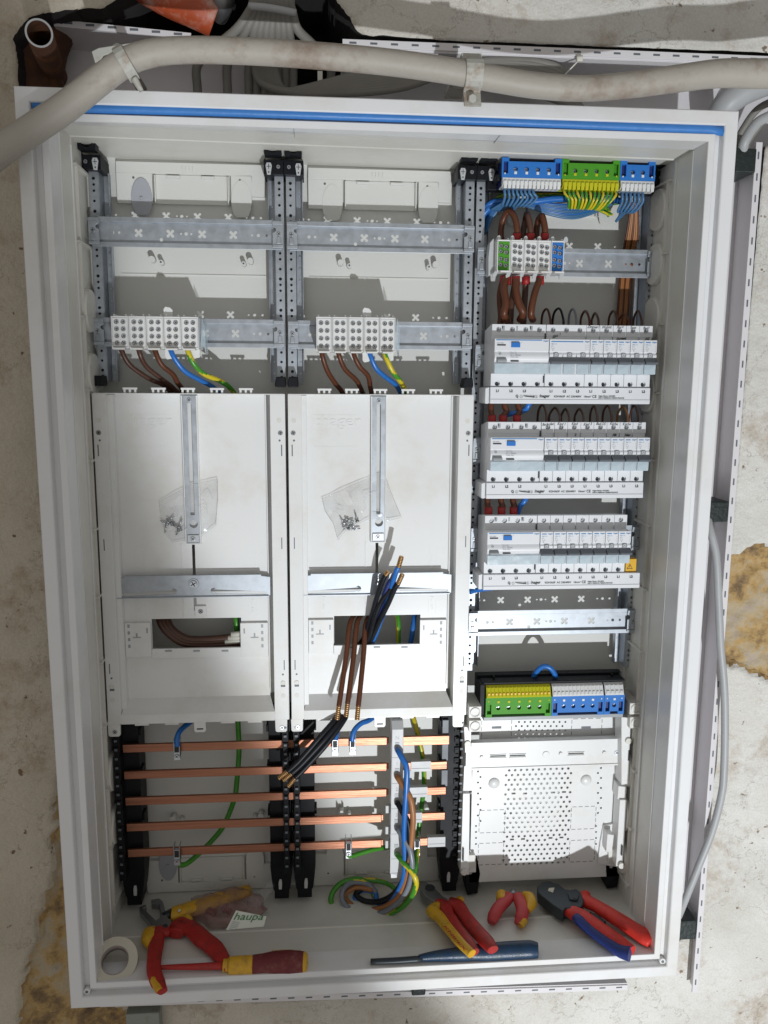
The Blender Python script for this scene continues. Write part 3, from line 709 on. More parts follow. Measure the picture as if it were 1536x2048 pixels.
for ri,(x,zt,lst) in enumerate(ROWS):
    rcd(x,zt,ri,'wide four pole switch with blue test button, '+['at the left of the top breaker row','at the left of the middle breaker row','at the left of the lowest breaker row'][ri])
    xx=x+4*MW+.0004
    hw=MB(); any_=False
    for k,p in enumerate(lst):
        word=HAND[ri][k]
        if p==3: lab='triple width circuit breaker with one long dark lever in the top row'
        elif word: lab='single breaker, %s from the left in the %s row, %s'%(ORD[k if ri else k-1],rn[ri],'handwritten name over its screw')
        else: lab='single breaker, %s from the left in the lowest row, no handwriting'%ORD[k]
        t=mcb(xx,zt,p,lab,'narrow circuit breakers in the three rows')
        items=MB(); use=False
        if word:
            text_mb(items,word,xx+MW/2,zt+.0024+random.uniform(-.0003,.0006),.1025,.0050,0,'CENTER',shear=random.uniform(.1,.45),sx=.85,bold=.00010,rot=random.uniform(-.06,.08)); use=True
        if k in UND[ri]:
            wd_,sh=UND[ri][k]; text_mb(items,wd_,xx+MW*.6,zt-.0115,.1025,.0044,0,'CENTER',shear=.4,bold=.00012,rot=.08); use=True
        if p==3: text_mb(items,'Eins 1',xx+.0085,zt-.0105,.1025,.0048,0,'LEFT',shear=.5,rot=.35,bold=.0001); use=True
        if use: items.build('handwriting',ink,t)
        xx+=p*MW
    # phase busbar cover below the row
    xe=x+12*MW+.0004 if ri!=2 else x+12*MW+.0035
    t=thing('busbar_cover',['long printed white cover strip under the top breaker row','long printed white cover strip under the middle breaker row','long printed white cover strip under the lowest breaker row'][ri],'busbar cover',(x,.15,zt-.0925),'printed cover strips under the breaker rows')
    mb=MB(); mb.profx([(.150,zt-.0731),(.1000,zt-.0731),(.0995,zt-.0738),(.0990,zt-.0885),(.0984,zt-.0890),(.0984,zt-.0935),(.1000,zt-.0945),(.150,zt-.0945)],x-.0006,xe)
    mb.prism([(x-.006,zt-.0750),(x-.0008,zt-.0735),(x-.0008,zt-.0940),(x-.003,zt-.0950),(x-.006,zt-.0945)],.105,.148)
    mb.build('cover_body',device,t,bevel=.0006)
    s=MB()
    for k in range(12):
        if k==3: continue
        text_mb(s,['L1','L2','L3'][k%3 if k<3 else (k-4)%3],x+(k+.5)*MW,zt-.0797,.0986,.0044,0,'CENTER',bold=.00012)
    zz=zt-.0862
    text_mb(s,'Q',x+.0345,zz-.0002,.0984,.0046,0,'CENTER',bold=.00012)
    for xc,ch in ((.0400,'1'),(.0600,'2')):
        text_mb(s,ch,x+xc,zz,.0984,.0024,0,'CENTER')
        rg=circ(x+xc,zz+.0009,.0019,16); r2=circ(x+xc,zz+.0009,.00165,16); v=[(a,.0986,b) for a,b in rg+r2]; s.add(v,[(k,(k+1)%16,(k+1)%16+16,k+16) for k in range(16)])
    s.prism([(x+.0425,zz+.0020),(x+.0575,zz+.0006),(x+.0575,zz-.0004),(x+.0460,zz+.0008)],.0984,.0988)
    for q in range(8): s.box(x+.0435+q*.0017,x+.0440+q*.0017,.0984,.0988,zz+.0014-q*.00012,zz+.0030-q*.00005)
    s.box(x+.0565,x+.0575,.0984,.0988,zz-.0005,zz+.0025)
    text_mb(s,':hager',x+.0640,zz,.0984,.0050,0,bold=.00010,sx=1.12)
    text_mb(s,'KDN363F  AC 230/400V   10mm²',x+.0835,zz,.0984,.0034,0,sx=1.05,bold=.00002)
    text_mb(s,'CE',x+.1345,zz-.0004,.0984,.0050,0)
    text_mb(s,'Hager Electro SAS-BP3',x+.1430,zz+.0013,.0984,.0020,0,bold=.00004,sx=1.2); text_mb(s,'67215 OBERNAI CEDEX-FRANCE',x+.1430,zz-.0012,.0984,.0020,0,bold=.00004,sx=1.2)
    s.box(x,xe-.001,.0981,.09835,zt-.0892,zt-.0890,1)
    s.build('lettering',[ink,inkg],t)
    if ri==2:
        t=thing('busbar_end_cap','small yellow cap with a black warning triangle at the lowest row','end cap',(xe-.01,.12,zt-.073))
        MB().box(x+11*MW+.0020,x+12*MW-.0005,.1035,.120,zt-.0728,zt-.0545).build('cap_body',amber,t,bevel=.0006)
        s=MB(); cx=x+11.45*MW; cz=zt-.0655
        tri=[(cx-.0042,cz-.003),(cx+.0042,cz-.003),(cx,cz+.0045)]; tri2=[(cx-.0031,cz-.0023),(cx+.0031,cz-.0023),(cx,cz+.0033)]
        s.add([(a,.1033,b) for a,b in tri+tri2],[(k,(k+1)%3,(k+1)%3+3,k+3) for k in range(3)]); s.prism([(cx-.0003,cz+.002),(cx+.0006,cz+.0018),(cx+.0001,cz),(cx+.0006,cz),(cx-.0001,cz-.0018),(cx,cz-.0003),(cx-.0005,cz-.0003)],.1032,.1034)
        s.build('warning_sign',ink,t)

# ================================================================== TERMINAL STRIPS (push-in, blue / green)
def strip(xl,xr,zt,zb,Y,cm,plugm,label,nscr,down,group='push in terminal strips'):
    t=thing('terminal_strip',label,'terminal strip',((xl+xr)/2,Y,zb),group)
    H=zt-zb; s=1 if down else -1
    zplug0=zb if down else zt        # plug row edge
    zpi=zb+H*.33 if down else zt-H*.33
    mb=MB(); ztop,zbot=(zt-.004,zpi) if down else (zpi,zb+.004)
    end=.010
    holes=[circ(xl+end+(k+.6)*(xr-xl-2*end)/nscr+ -.001,(zt-.0135 if down else zb+.0135),.0029,14) for k in range(nscr)]
    hk=[]
    for xx in (xl+.0015,xr-.0085): hk.append(rect(xx+.0005,xx+.0065,*( (zt-.019,zt-.0045) if down else (zb+.0045,zb+.019))))
    outer=[(xl,zpi),(xr,zpi),(xr,zt),(xr-.009,zt),(xr-.009,zt-.0045),(xl+.009,zt-.0045),(xl+.009,zt),(xl,zt)] if down else [(xl,zb),(xl+.009,zb),(xl+.009,zb+.0045),(xr-.009,zb+.0045),(xr-.009,zb),(xr,zb),(xr,zpi),(xl,zpi)]
    hk2=[[(a,max(min(b,zt-.002),zb+.002)) for a,b in h] for h in hk]
    plate('strip_face',outer,holes+hk2,Y,Y+.006,cm,t,.0004)
    MB().box(xl+.0008,xr-.0008,Y+.0062,Y+.03,min(zt,zb)+.003,max(zt,zb)-.003).build('strip_base',[blued if cm is blue else green],t)
    for k in range(nscr): screw(t,xl+end+(k+.6)*(xr-xl-2*end)/nscr-.001,(zt-.0135 if down else zb+.0135),Y+.0060,.0027,h=.0018)
    w=MB()
    for k in range(nscr):
        cx=xl+end+(k+.6)*(xr-xl-2*end)/nscr-.001; cz=zpi+s*.006
        w.box(cx-.0017,cx+.0017,Y-.0008,Y+.001,cz-.0016,cz+.0016)
    for cx in (xl+.004,xr-.004): w.box(cx-.0008,cx+.0008,Y-.0006,Y+.001,zpi+s*.004,zpi+s*.006)
    w.split('test_tab',white if plugm is white else yel,t,bevel=.0003)
    # plug row: comb of individual entries
    np_=max(3,int((xr-xl-.004)/.0052)); pw=(xr-xl-.003)/np_
    p=MB()
    if down: p.profx([(Y-.0005,zpi),(Y-.003,zb+.004),(Y+.002,zb+.001),(Y+.02,zb+.001),(Y+.02,zpi)],xl+.001,xr-.001)
    else: p.profx([(Y-.0005,zpi),(Y+.006,zt-.001),(Y+.010,zt+.001),(Y+.03,zt),(Y+.03,zpi)],xl+.001,xr-.001)
    for k in range(np_):
        a=xl+.0015+k*pw
        if down: p.box(a+.0006,a+pw-.0006,Y-.0045,Y+.008,zb-.0015,zb+.0075)
        else:
            p.profx([(Y+.0005,zpi+.0015),(Y-.0012,zpi+.0022),(Y+.0048,zt-.0012),(Y+.0065,zt-.001)],a+.0006,a+pw-.0006)
            p.box(a+.0012,a+pw-.0012,Y-.0004,Y+.003,zpi+.0038,zpi+.0068,1)
    p.build('plug_row',[plugm,amber if plugm is yel else lgrey],t,bevel=.0004)
    return t,[(xl+.0015+(k+.5)*pw) for k in range(np_)]
Yt=.122
zt_=XZ(1150,322,Yt)[1]; zb_=XZ(1150,380,Yt)[1]
def X_(px,py,Y): return XZ(px,py,Y)[0]
bx=[X_(1004,340,Yt),X_(1124,345,Yt),X_(1240,350,Yt),X_(1310,355,Yt)]
_,tops1=strip(bx[0],bx[1]-.0004,zt_+.002,zb_+.001,Yt,blue,white,'long blue terminal strip with white plugs, top left of the right field',4,True)
_,tops2=strip(bx[1],bx[2]-.0004,zt_+.002,zb_+.001,Yt,green,yel,'green terminal strip with yellow plugs at the top of the right field',4,True)
_,tops3=strip(bx[2],bx[3],zt_+.002,zb_+.001,Yt,blue,white,'short blue terminal strip with white plugs, top right corner',2,True)
car=MB(); car.box(bx[0]-.012,bx[3]+.012,Yt+.031,Yt+.045,zb_+.004,.516); car.box(bx[0]-.006,bx[0]-.001,Yt+.004,Yt+.031,zb_+.01,.505)
tag(car.build('strip_carrier',black,None,bevel=.001),'black plastic carrier behind the top blue and green terminal strips','carrier')
Yb=.118
zt2=XZ(1100,1374,Yb)[1]; zb2=XZ(1100,1432,Yb)[1]
cx_=[X_(972,1400,Yb),X_(1104,1400,Yb),X_(1209,1400,Yb),X_(1249,1400,Yb)]
strip(cx_[0],cx_[1]-.0004,zt2,zb2,Yb,green,yel,'green terminal strip with yellow plugs low in the right field',5,False)
strip(cx_[1],cx_[2]-.0004,zt2,zb2,Yb,blue,white,'long blue terminal strip low in the right field beside the green one',4,False)
strip(cx_[2],cx_[3],zt2,zb2,Yb,blue,white,'short blue terminal strip at the right end low in the right field',1,False)
car=MB(); car.box(cx_[0]-.008,cx_[3]+.006,Yb+.031,Yb+.045,zb2,zt2+.008); car.box(cx_[0]-.008,cx_[0]-.001,Yb+.004,Yb+.031,zb2+.002,zt2+.004); car.box(cx_[0]-.004,cx_[3]+.003,Yb+.01,Yb+.03,zt2+.0015,zt2+.005)
for xx in (.1665,.34): car.box(xx,xx+.002,Yb+.02,Yb+.03,zt2+.005,zt2+.009)
car.box(cx_[0]-.002,cx_[3]+.001,Yb+.004,Yb+.03,zb2-.0065,zb2-.001,1)
tag(car.build('strip_carrier',[black,midg],None,bevel=.0008),'black plastic carrier behind the lower green and blue terminal strips','carrier')

# ================================================================== WIRES
def wire(pts,r,m,label,group=None,name='wire',stripe=None,cat='wire',ends=None,n=10,sub=8,twist=3):
    if ends is None:
        mb=MB(); mb.tube(pts,r,n,sub,0,stripe=1 if stripe else None,twist=twist)
        return tag(mb.build(name,[m]+([stripe] if stripe else [])),label,cat,group)
    base=Vector(pts[0]); t=thing(name,label,cat,base,group)
    MB().tube(pts,r,n,sub,0,stripe=1 if stripe else None,twist=twist).build('insulation',[m]+([stripe] if stripe else []),t)
    for (q,rr,mm,nm) in ends: 
        e=MB(); 
        if nm=='copper_end':
            a,b=Vector(q[0]),Vector(q[1]); d=(b-a)
            for k in range(7): e.cyl(a+d*(k/7),a+d*((k+.86)/7),rr*(1+.06*(k%2)),rr*.96,10)
            e.cyl(a,b,rr*.9)
        else: e.cyl(q[0],q[1],rr)
        e.build(nm,mm,t)
    return t
def WP(l): return [P(a,b,c) for a,b,c in l]
# three brown + blue + green-yellow under each white block
G='wires running from the white blocks into the trays'
def five(cfg,side):
    for (pts,m_,st,lab) in cfg:
        wire(WP(pts),.0033,m_,lab,G,stripe=st)
five([([(238,680,.128),(245,705,.128),(262,732,.135),(300,758,.15),(330,772,.165),(350,800,.175),(362,860,.178)],wbrown2,None,'leftmost brown wire under the left white terminal block'),
 ([(274,680,.128),(280,708,.128),(293,733,.138),(322,757,.152),(345,775,.165),(365,800,.176),(372,860,.178)],wbrown2,None,'second brown wire under the left white terminal block'),
 ([(306,680,.128),(312,706,.126),(324,730,.13),(345,748,.14),(355,765,.15),(366,785,.165),(378,850,.178)],wbrown,None,'third, redder brown wire under the left white terminal block'),
 ([(338,680,.128),(342,702,.122),(354,724,.125),(372,744,.132),(404,762,.145),(428,776,.158),(450,800,.172),(470,860,.178)],wblue,None,'blue wire under the left white terminal block'),
 ([(371,680,.128),(376,703,.122),(388,728,.125),(408,748,.135),(440,762,.148),(460,776,.16),(475,800,.172),(490,860,.178)],wgreen,wyel,'green and yellow wire under the left white terminal block')],0)
five([([(642,690,.128),(645,712,.126),(655,742,.134),(670,766,.146),(684,784,.16),(700,820,.178)],wbrown,None,'leftmost brown wire under the middle white terminal block'),
 ([(674,690,.128),(678,710,.126),(690,738,.134),(712,760,.146),(722,778,.156),(735,810,.178)],wbrown,None,'second brown wire under the middle white terminal block'),
 ([(705,690,.128),(709,712,.124),(720,734,.128),(736,752,.138),(741,776,.15),(750,820,.178)],wbrown,None,'third brown wire under the middle white terminal block'),
 ([(736,690,.128),(740,708,.122),(752,736,.126),(770,753,.134),(790,768,.145),(800,784,.158),(815,820,.178)],wblue,None,'blue wire under the middle white terminal block'),
 ([(766,690,.128),(771,712,.122),(786,744,.126),(800,762,.138),(812,784,.155),(825,820,.178)],wyel,wgreen,'yellow and green wire under the middle white terminal block')],1)
# loops over the colour block (brown + red sleeve)
for k,(xa,xb,yt) in enumerate([(1003,1034,422),(1048,1061,428),(1074,1090,434)]):
    p=WP([(xa,482,.15),(xa-1,462,.152),(xa+3,440,.15),(xa+(xb-xa)*.45,yt,.142),(xb-5,434,.135),(xb,458,.132),(xb-1,482,.135)])
    t=wire(p,.0042,[wbrown2,wbrown2,wbrown2][k] if k==1 else wbrown,['brown wire loop with red sleeve, left of three above the coloured block','brown wire loop with red sleeve, middle of three above the coloured block','brown wire loop with red sleeve, right of three above the coloured block'][k],'brown loops above the coloured block',
        ends=[((P(xb,466,.131),P(xb-1,484,.134)),.0054,red,'sleeve')])
# brown jumpers from the block down to the wide switch
jump=[(1000,1000,1004,648,.135,wbrown2),(1025,1012,1006,600,.122,wbrown),(1050,1030,1030,640,.132,wbrown2),(1040,1046,1040,640,.12,wbrown),(1060,1056,1052,642,.138,wbrown2),(1078,1080,1062,640,.12,wbrown)]
J=[([(1008,555,.135),(1000,590,.14),(1002,630,.14),(1000,655,.138)],wbrown,.0045,'leftmost thick brown jumper'),
   ([(1014,556,.125),(1008,575,.118),(1012,605,.112),(1008,628,.112),(1014,642,.125)],wbrown,.0048,'bulging brown jumper left of the three'),
   ([(1032,556,.135),(1026,590,.140),(1022,620,.14),(1020,655,.138)],wbrown2,.0042,'thin dark jumper between the first two'),
   ([(1032,556,.12),(1032,580,.114),(1038,608,.112),(1046,625,.113),(1040,640,.125)],wbrown,.0050,'bulging brown jumper amid the bundle'),
   ([(1052,556,.135),(1050,590,.14),(1048,620,.14),(1046,655,.138)],wbrown2,.0042,'dark jumper right of the middle one'),
   ([(1080,556,.128),(1070,585,.116),(1064,610,.112),(1062,630,.114),(1066,640,.125)],wbrown,.0045,'curved brown jumper, rightmost of the bundle,')]
for k,(pts,m_,r_,lab) in enumerate(J):
    p=WP(pts); wire(p,r_,m_,lab+' under the coloured block','brown jumpers under the coloured block',
        ends=[((p[0]+Vector((0,0,.002)),p[0]+Vector((0,0,-.0085))),.0054,red,'sleeve')]+([((p[-1]+Vector((0,0,.004)),p[-1]+Vector((0,0,-.008))),.0054,red,'sleeve')] if k in (0,2,4) else []))
# jumpers between the rows, red sleeves
for ri,(y0,y1,xs) in enumerate([(800,846,[(982,984),(1009,1006),(1036,1034)]),(992,1030,[(975,977),(1002,1003),(1026,1027)])]):
    for k,(a,b) in enumerate(xs):
        p=WP([(a+2,y0-15,.14),(a,y0+10,.132),(a+4 if k else a,y0+22,.13),(b,y1-12,.128),(b,y1+4,.130)])
        wire(p,.0040,wbrown,'%s of three brown jumpers with red sleeves %s'%(['left','middle','right'][k],['below the top row','below the middle row'][ri]),'brown jumpers between the breaker rows',
             ends=[((P(b,y1-16,.128),P(b,y1+3,.130)),.0054,red,'sleeve')])
    p=WP([(1064 if ri==0 else 1058,y0-12,.13),(1058 if ri==0 else 1050,y0+8,.125),(1046 if ri==0 else 1040,y0+22,.13),(1010 if ri==0 else 1034,y0+30 if ri==0 else y1+4,.14)])
    wire(p,.0036,wblue,'blue jumper beside the red sleeves '+['below the top row','below the middle row'][ri],'blue jumpers between the breaker rows')
# thin loops above breakers
def loops(xs,ytop,ybase,cols,where):
    for k,(x,yt,c) in enumerate(zip(xs,ytop,cols)):
        wdt=[9,11,8,9,7][k%5]
        p=WP([(x+wdt*.9,ybase+10,.125),(x+wdt,ybase-8,.13),(x+wdt*.55,yt+5,.14),(x,yt,.15),(x-wdt*.7,yt+9,.158),(x-wdt,ybase-5,.165),(x-wdt,ybase+30,.17)])
        wire(p,.0016,c,'%s thin wire loop from the left above the %s breaker row'%(ORD[k],where),'thin wire loops above the breakers',n=8,sub=6)
loops([1092,1116,1145,1170,1190,1226,1247,1275],[618,617,618,622,626,622,628,622],650,[wbrown,wblack,wgrey,wbrown,wbrown2,wbrown2,wbrown,wbrown2],'top')
loops([1084,1109,1130,1158,1187,1214,1245,1268],[810,816,818,818,813,812,814,812],842,[wbrown2,wbrown2,wbrown2,wbrown2,wbrown2,wbrown2,worange,wbrown2],'middle')
# thin blue wires leaving the first strip
for k in range(8):
    x=tops1[k+0]; z0=zb_-.001
    sp=P(1006+k*7.4-(k*1.0),415-abs(k-3)*0.5,.150)
    wire([(x,Yt+.004,z0+.004),(x,Yt-.001,z0-.004),(x+.001+.0006*k,Yt+.002,z0-.010),(x-.0006*k,Yt+.010,z0-.018),(sp.x-.001*k,.142,sp.z+.004),(sp.x-.014,.158,sp.z-.003)],.00175,wblue2,'%s thin blue wire under the long blue strip'%ORD[k],'thin blue wires under the long blue strip',n=8,sub=5)
for k in range(min(13,len(tops2))):
    x=tops2[k]; z0=zb_-.001; ex=X_(1133+k*4.6,412,.15); ez=XZ(1133,407+abs(k-3)*1.8,.15)[1]
    gm,ym=(wyel,wgreen) if k%3 else (wgreen,wyel)
    wire([(x,Yt+.004,z0+.004),(x,Yt-.002,z0-.004),(x*.6+ex*.4+.001,Yt-.002,z0-.012),(x*.25+ex*.75,Yt+.008,(z0-.02)),(ex,.140,ez+.003),(ex+.010+.0005*k,.148,ez-.001),(X_(1205+k,420,.155)+.002*(k%4),.155,ez-.002-.0007*(k%5))],.00175,gm,'%s green and yellow wire from the left under the green strip'%ORD[k],'thin green and yellow wires under the green strip',stripe=ym,n=8,sub=5,twist=2.2)
for k in range(min(6,len(tops3))):
    x=tops3[k]; z0=zb_-.001; ez=XZ(1250,420,.15)[1]
    wire([(x,Yt+.004,z0+.004),(x,Yt-.001,z0-.005),(x+.001,Yt+.002,z0-.012),(x-.002*k*.6,Yt+.012,z0-.022),(X_(1250,420,.15)-.001*k+.003,.15,ez-.0005*k),(X_(1235,430,.16),.165,ez-.012)],.00175,wblue2,'%s thin blue wire from the left under the short blue strip'%ORD[k],'thin blue wires under the short blue strip',n=8,sub=5)
# bundle running behind
G2='blue wires bundled behind the top strips'
for k in range(9):
    a=k*2.0
    wire(WP([(1240-a,398+a*.6,.160),(1200,404+a,.158),(1150,410+a*1.6,.155),(1100,408+a*1.3,.155),(1050,400+a*.7,.158),(1010,404+a*.5,.162),(985,415+a*1.2,.168),(972,440+a*1.5,.176),(962,470,.186),(958,520,.19),(960,650,.192),(962,900,.192)]),.00195,wblue if k%3==0 else wblue2,'%s blue wire of the bundle sagging behind the top strips'%ORD[k],G2,n=8,sub=6)
for k in range(5):
    wire(WP([(1236+k,394+k*3,.165),(1200,400+k*2.5,.163),(1160,395+k*2,.16),(1110,386-k*1.5+k*k,.16),(1060,380+k*2.4,.165),(1020,384+k*2,.17),(990,395,.175)]),.0018,wyel if k%2 else wgreen,'%s green and yellow wire of the bundle behind the top strips'%ORD[k],'green and yellow wires bundled behind the top strips',stripe=wgreen if k%2 else wyel,n=8,sub=6,twist=3)
wire(WP([(962,425,.17),(985,405,.165),(1020,404,.158),(1060,404,.150),(1110,398,.148),(1160,397,.148),(1210,398,.15),(1238,402,.16)]),.0042,wblue,'thick bright blue cable crossing behind the thin wires at the top')
wire(WP([(960,450,.175),(968,428,.168),(985,412,.165),(1004,408,.168),(1030,412,.175)]),.0042,wblue,'thick blue cable bending down by the long post')
for k in range(7):
    a=k*3.3
    wire(WP([(1262+a*.6,405,.155),(1258+a*.9,440,.165),(1252+a*1.2,475,.175),(1246+a*1.2,510,.185),(1240+a,560,.188),(1236+a,620,.188),(1232+a,660,.188)]),.0017,worange if k%3 else wbrown,'%s ochre wire of the bunch hanging by the right long post'%ORD[k],'ochre wires hanging by the right post',n=8,sub=5)
wire(WP([(940,1184,.16),(955,1180,.165),(985,1176,.168),(1015,1168,.175),(1030,1150,.18)]),.0035,wblue,'blue wire showing under the lowest cover strip')
wire(WP([(1057,1390,.15),(1062,1368,.15),(1072,1345,.145),(1086,1333,.14),(1100,1336,.138),(1110,1350,.14),(1116,1372,.145),(1118,1392,.15)]),.0038,wblue,'blue wire bridge arching over the lower terminal strips')

# ================================================================== METER TRAYS
def tray():
    g=GX[1]; xl=XZ(576,900,.128)[0]; xr=XZ(943,900,.128)[0]
    xl=g+.0018; xr=g+.2475; zt=.2262; zb=-.2225; YF=.146; YR=.126
    t=thing('meter_tray','white plastic meter tray filling the middle field, in bright light','meter tray',(g,YF,zb),'white meter trays below the rails')
    wx0,wz1=XZ(668,1232,YF); wx1,wz0=XZ(840,1288,YF)
    sx,sz1=XZ(754,1083,YF); _,sz0=XZ(754,1215,YF)
    fl=.0205
    zslope=XZ(750,1385,YF)[1]
    hs=[rect(wx0,wx1,wz0,wz1),[(sx-.002,sz0),(sx+.002,sz0),(sx+.002,sz1),(sx-.002,sz1)]]
    o=plate('tray_face',rect(xl+fl-.001,xr-fl-.006,zslope,zt-.001),hs,YF,YF+.0025,white,t)
    mb=MB()
    mb.box(xl,xl+fl-.003,YR,YR+.003,zb,zt-.0012); mb.box(xl+fl-.0045,xl+fl-.003,YR+.003,YF+.002,zb+.012,zt-.0012)
    mb.box(xl+fl-.003,xl+fl+.0035,YR+.008,YF+.001,zb+.014,zt-.002)
    mb.box(xl,xl+.0012,YR+.003,.158,zb,zt-.002); mb.box(xr-.0012,xr,YR+.003,.158,zb,zt-.002)
    mb.box(xr-fl+.001,xr,YR,YR+.003,zb,zt-.0012); mb.box(xr-fl+.001,xr-fl+.0025,YR+.003,YF+.010,zb+.012,zt-.0012)
    mb.box(xr-fl-.0065,xr-fl-.005,YF-.003,YF+.010,zslope+.01,zt-.002); mb.box(xr-fl-.0065,xr-fl+.002,YF+.0085,YF+.010,zslope,zt-.002)
    mb.box(xl,xr,YR+.0002,YF+.003,zt-.0012,zt)
    mb.build('side_flange',white,t,bevel=.0004)
    mb=MB(); x0,x1=xl+fl-.003,xr-fl+.001
    mb.add([(x0+.004,YF,zslope),(x1-.007,YF,zslope),(x1,YR+.001,zb+.012),(x0,YR+.001,zb+.012)],[(0,1,2,3)])
    mb.add([(x0,YR+.001,zb+.012),(x1,YR+.001,zb+.012),(x1,YR,zb),(x0,YR,zb)],[(0,1,2,3)])
    mb.box(x0,x1,YR+.0002,YR+.02,zb-.0006,zb+.0008)
    mb.build('bottom_slope',white,t)
    # clips on the top edge
    for k,px in enumerate((649,704,761,817,873)):
        cx=XZ(px,780,YR)[0]; m_=MB(); m_.box(cx-.0092,cx+.0092,YR+.002,YR+.005,zt+.0045,zt+.0072)
        for q in (-.0085,-.0018,.0050): m_.box(cx+q,cx+q+.0028,YR+.003,YR+.0055,zt-.0005,zt+.0046)
        m_.build('top_clip',white,t,bevel=.0004)
    # flange details
    for xx,sg in ((xl+.0075,1),(xr-.0075,-1)):
        screw(t,xx-sg*.001,.1755,YR,.0033,m=tsteel,h=.0006)
        d=MB(); d.cyl((xx,YR-.0001,.1655),(xx,YR+.001,.1655),.0014,.0014,10); d.box(xx-sg*.0025-.0007,xx-sg*.0025+.0007,YR-.0002,YR+.001,.145,.160)
        d.box(xx-sg*.001-.0006,xx-sg*.001+.0006,YR-.0002,YR+.001,.020,.0355); d.box(xx-sg*.002-.0006,xx-sg*.002+.0006,YR-.0002,YR+.001,-.150,-.136)
        d.cyl((xx,YR-.0001,-.1565),(xx,YR+.001,-.1565),.0014,.0014,10); d.prism([(xx-.003,-.1745),(xx+.003,-.1745),(xx+.003,-.1715),(xx-.003,-.1715)],YR-.0002,YR+.001)
        d.split('flange_slot',greyd,t)
        d=MB(); d.cyl((xx,YR,-.1685),(xx,YR-.0008,-.1685),.0034,.003,16); d.cyl((xx,YR,.1915),(xx,YR-.0003,.1915),.0032,.0032,18); d.cyl((xx,YR,-.1875),(xx,YR-.0003,-.1875),.0032,.0032,18)
        d.split('flange_peg',tub,t)
    # bottom feet
    for px in (594,917):
        x0,z0=XZ(px,1440,YR); s_=MB(); s_.prism([(x0-.0085,zb),(x0+.0085,zb),(x0+.008,zb-.0165),(x0+.006,zb-.0185),(x0-.006,zb-.0185),(x0-.008,zb-.0165)],YR+.001,YR+.006); f_=s_.build('foot',white,t,bevel=.0006)
        screw(f_,x0+.001,zb-.0115,YR+.001,.0034,m=steel,h=.0012)
    s_=MB(); cx=XZ(760,1440,YR)[0]
    s_.prism([(cx-.008,zb),(cx+.008,zb),(cx+.008,zb-.013),(cx+.006,zb-.0155),(cx-.006,zb-.0155),(cx-.008,zb-.013)],YR+.001,YR+.007); s_.box(cx-.0045,cx+.0045,YR+.0005,YR+.002,zb-.0115,zb-.0095,1); s_.build('latch',[white,ink],t,bevel=.0005)
    s_=MB()
    for px in (648,706,814,866): 
        cx=XZ(px,1440,YR)[0]; s_.box(cx-.0095,cx+.0095,YR+.001,YR+.006,zb-.0035,zb-.0008)
    s_.split('bottom_lip',white,t,bevel=.0004)
    # vertical slotted guide
    x0,z0=XZ(744,793,YF-.004); x1,z1=XZ(770,1082,YF-.004); cx=(x0+x1)/2-.0005; w=.0088; cx=XZ(757,930,YF-.004)[0]
    gd=plate('slotted_guide',rect(cx-w,cx+w,z1,z0),[[(cx-.0028,z1+.038),(cx+.0028,z1+.038),(cx+.0028,z0-.011),(cx+.0015,z0-.0095),(cx-.0015,z0-.0095),(cx-.0028,z0-.011)],circ(cx+.001,z1+.026,.0055,20)],YF-.0055,YF-.0043,galv,t,.0003)
    m_=MB(); m_.box(cx-w-.0016,cx-w-.0002,YF-.007,YF,z1,z0); m_.box(cx+w+.0002,cx+w+.0016,YF-.007,YF,z1,z0); m_.box(cx-w-.0016,cx+w+.0016,YF-.0066,YF,z1-.002,z1-.0002); m_.split('guide_rib',white,gd)
    screw(gd,cx,z0-.0055,YF-.0055,.0030,m=steel,h=.0014)
    m_=MB(); m_.box(cx-w+.001,cx+w-.001,YF-.0075,YF-.0056,z1+.001,z1+.0115); sl=m_.build('guide_slider',steel,gd,bevel=.0006)
    screw(sl,cx-.0005,z1+.0062,YF-.0075,.0034,m=steel,h=.0014)
    # cross bar
    Yc=YF-.010
    xa,za=XZ(604,1146,Yc); xb,zb_2=XZ(902,1190,Yc); zc=(za+zb_2)/2; xc=XZ(755,1165,Yc)[0]
    def slot(xs,xe,zs,zround): 
        s=1 if xe>xs else -1
        return [(xs,zs-.0028),(xe,zs-.0022),(xe+s*.001,zs-.0005),(xe,zs+.0008),(xs+s*.004,zs+.0008)]+[(xs-s*.001+.0042*math.cos(a)*(-s)*1.0,zs+.0022+.0042*math.sin(a)) for a in [math.pi*.0+math.pi*1.5*k/6-.3 for k in range(7)]]
    cb=plate('cross_bar',[(xa,zc-.0135),(xb,zc-.0135),(xb,zc+.0120),(xb-.012,zc+.0135),(xb-.012,zc+.0150),(xa+.012,zc+.0150),(xa+.012,zc+.0135),(xa,zc+.0120)],
        [[(xc-.026,zc-.0042),(xa+.006,zc-.0082),(xa+.004,zc-.0102),(xa+.006,zc-.0120),(xc-.030,zc-.0100)]+circ(xc-.0265,zc-.0060,.0042,8,-math.pi*.75)[:7],
         [(xc+.026,zc-.0042),(xb-.006,zc-.0082),(xb-.004,zc-.0102),(xb-.006,zc-.0120),(xc+.030,zc-.0100)]+[( 2*xc-a,b) for a,b in circ(xc-.0265,zc-.0060,.0042,8,-math.pi*.75)[:7]]],
        Yc,Yc+.0012,galv,t)
    m_=MB(); m_.box(xa+.002,xb-.002,Yc-.003,Yc+.0002,zc-.0147,zc-.0137); m_.box(xa+.012,xb-.012,Yc-.0035,Yc+.0002,zc+.0152,zc+.0162); m_.split('bar_lip',galv,cb)
    m_=MB(); m_.cyl((xc,Yc,zc+.004),(xc,Yc-.001,zc+.004),.0075,.007,20); m_.build('washer',galv,cb)
    screw(cb,xc,zc+.004,Yc-.001,.0052,m=steel,h=.002)
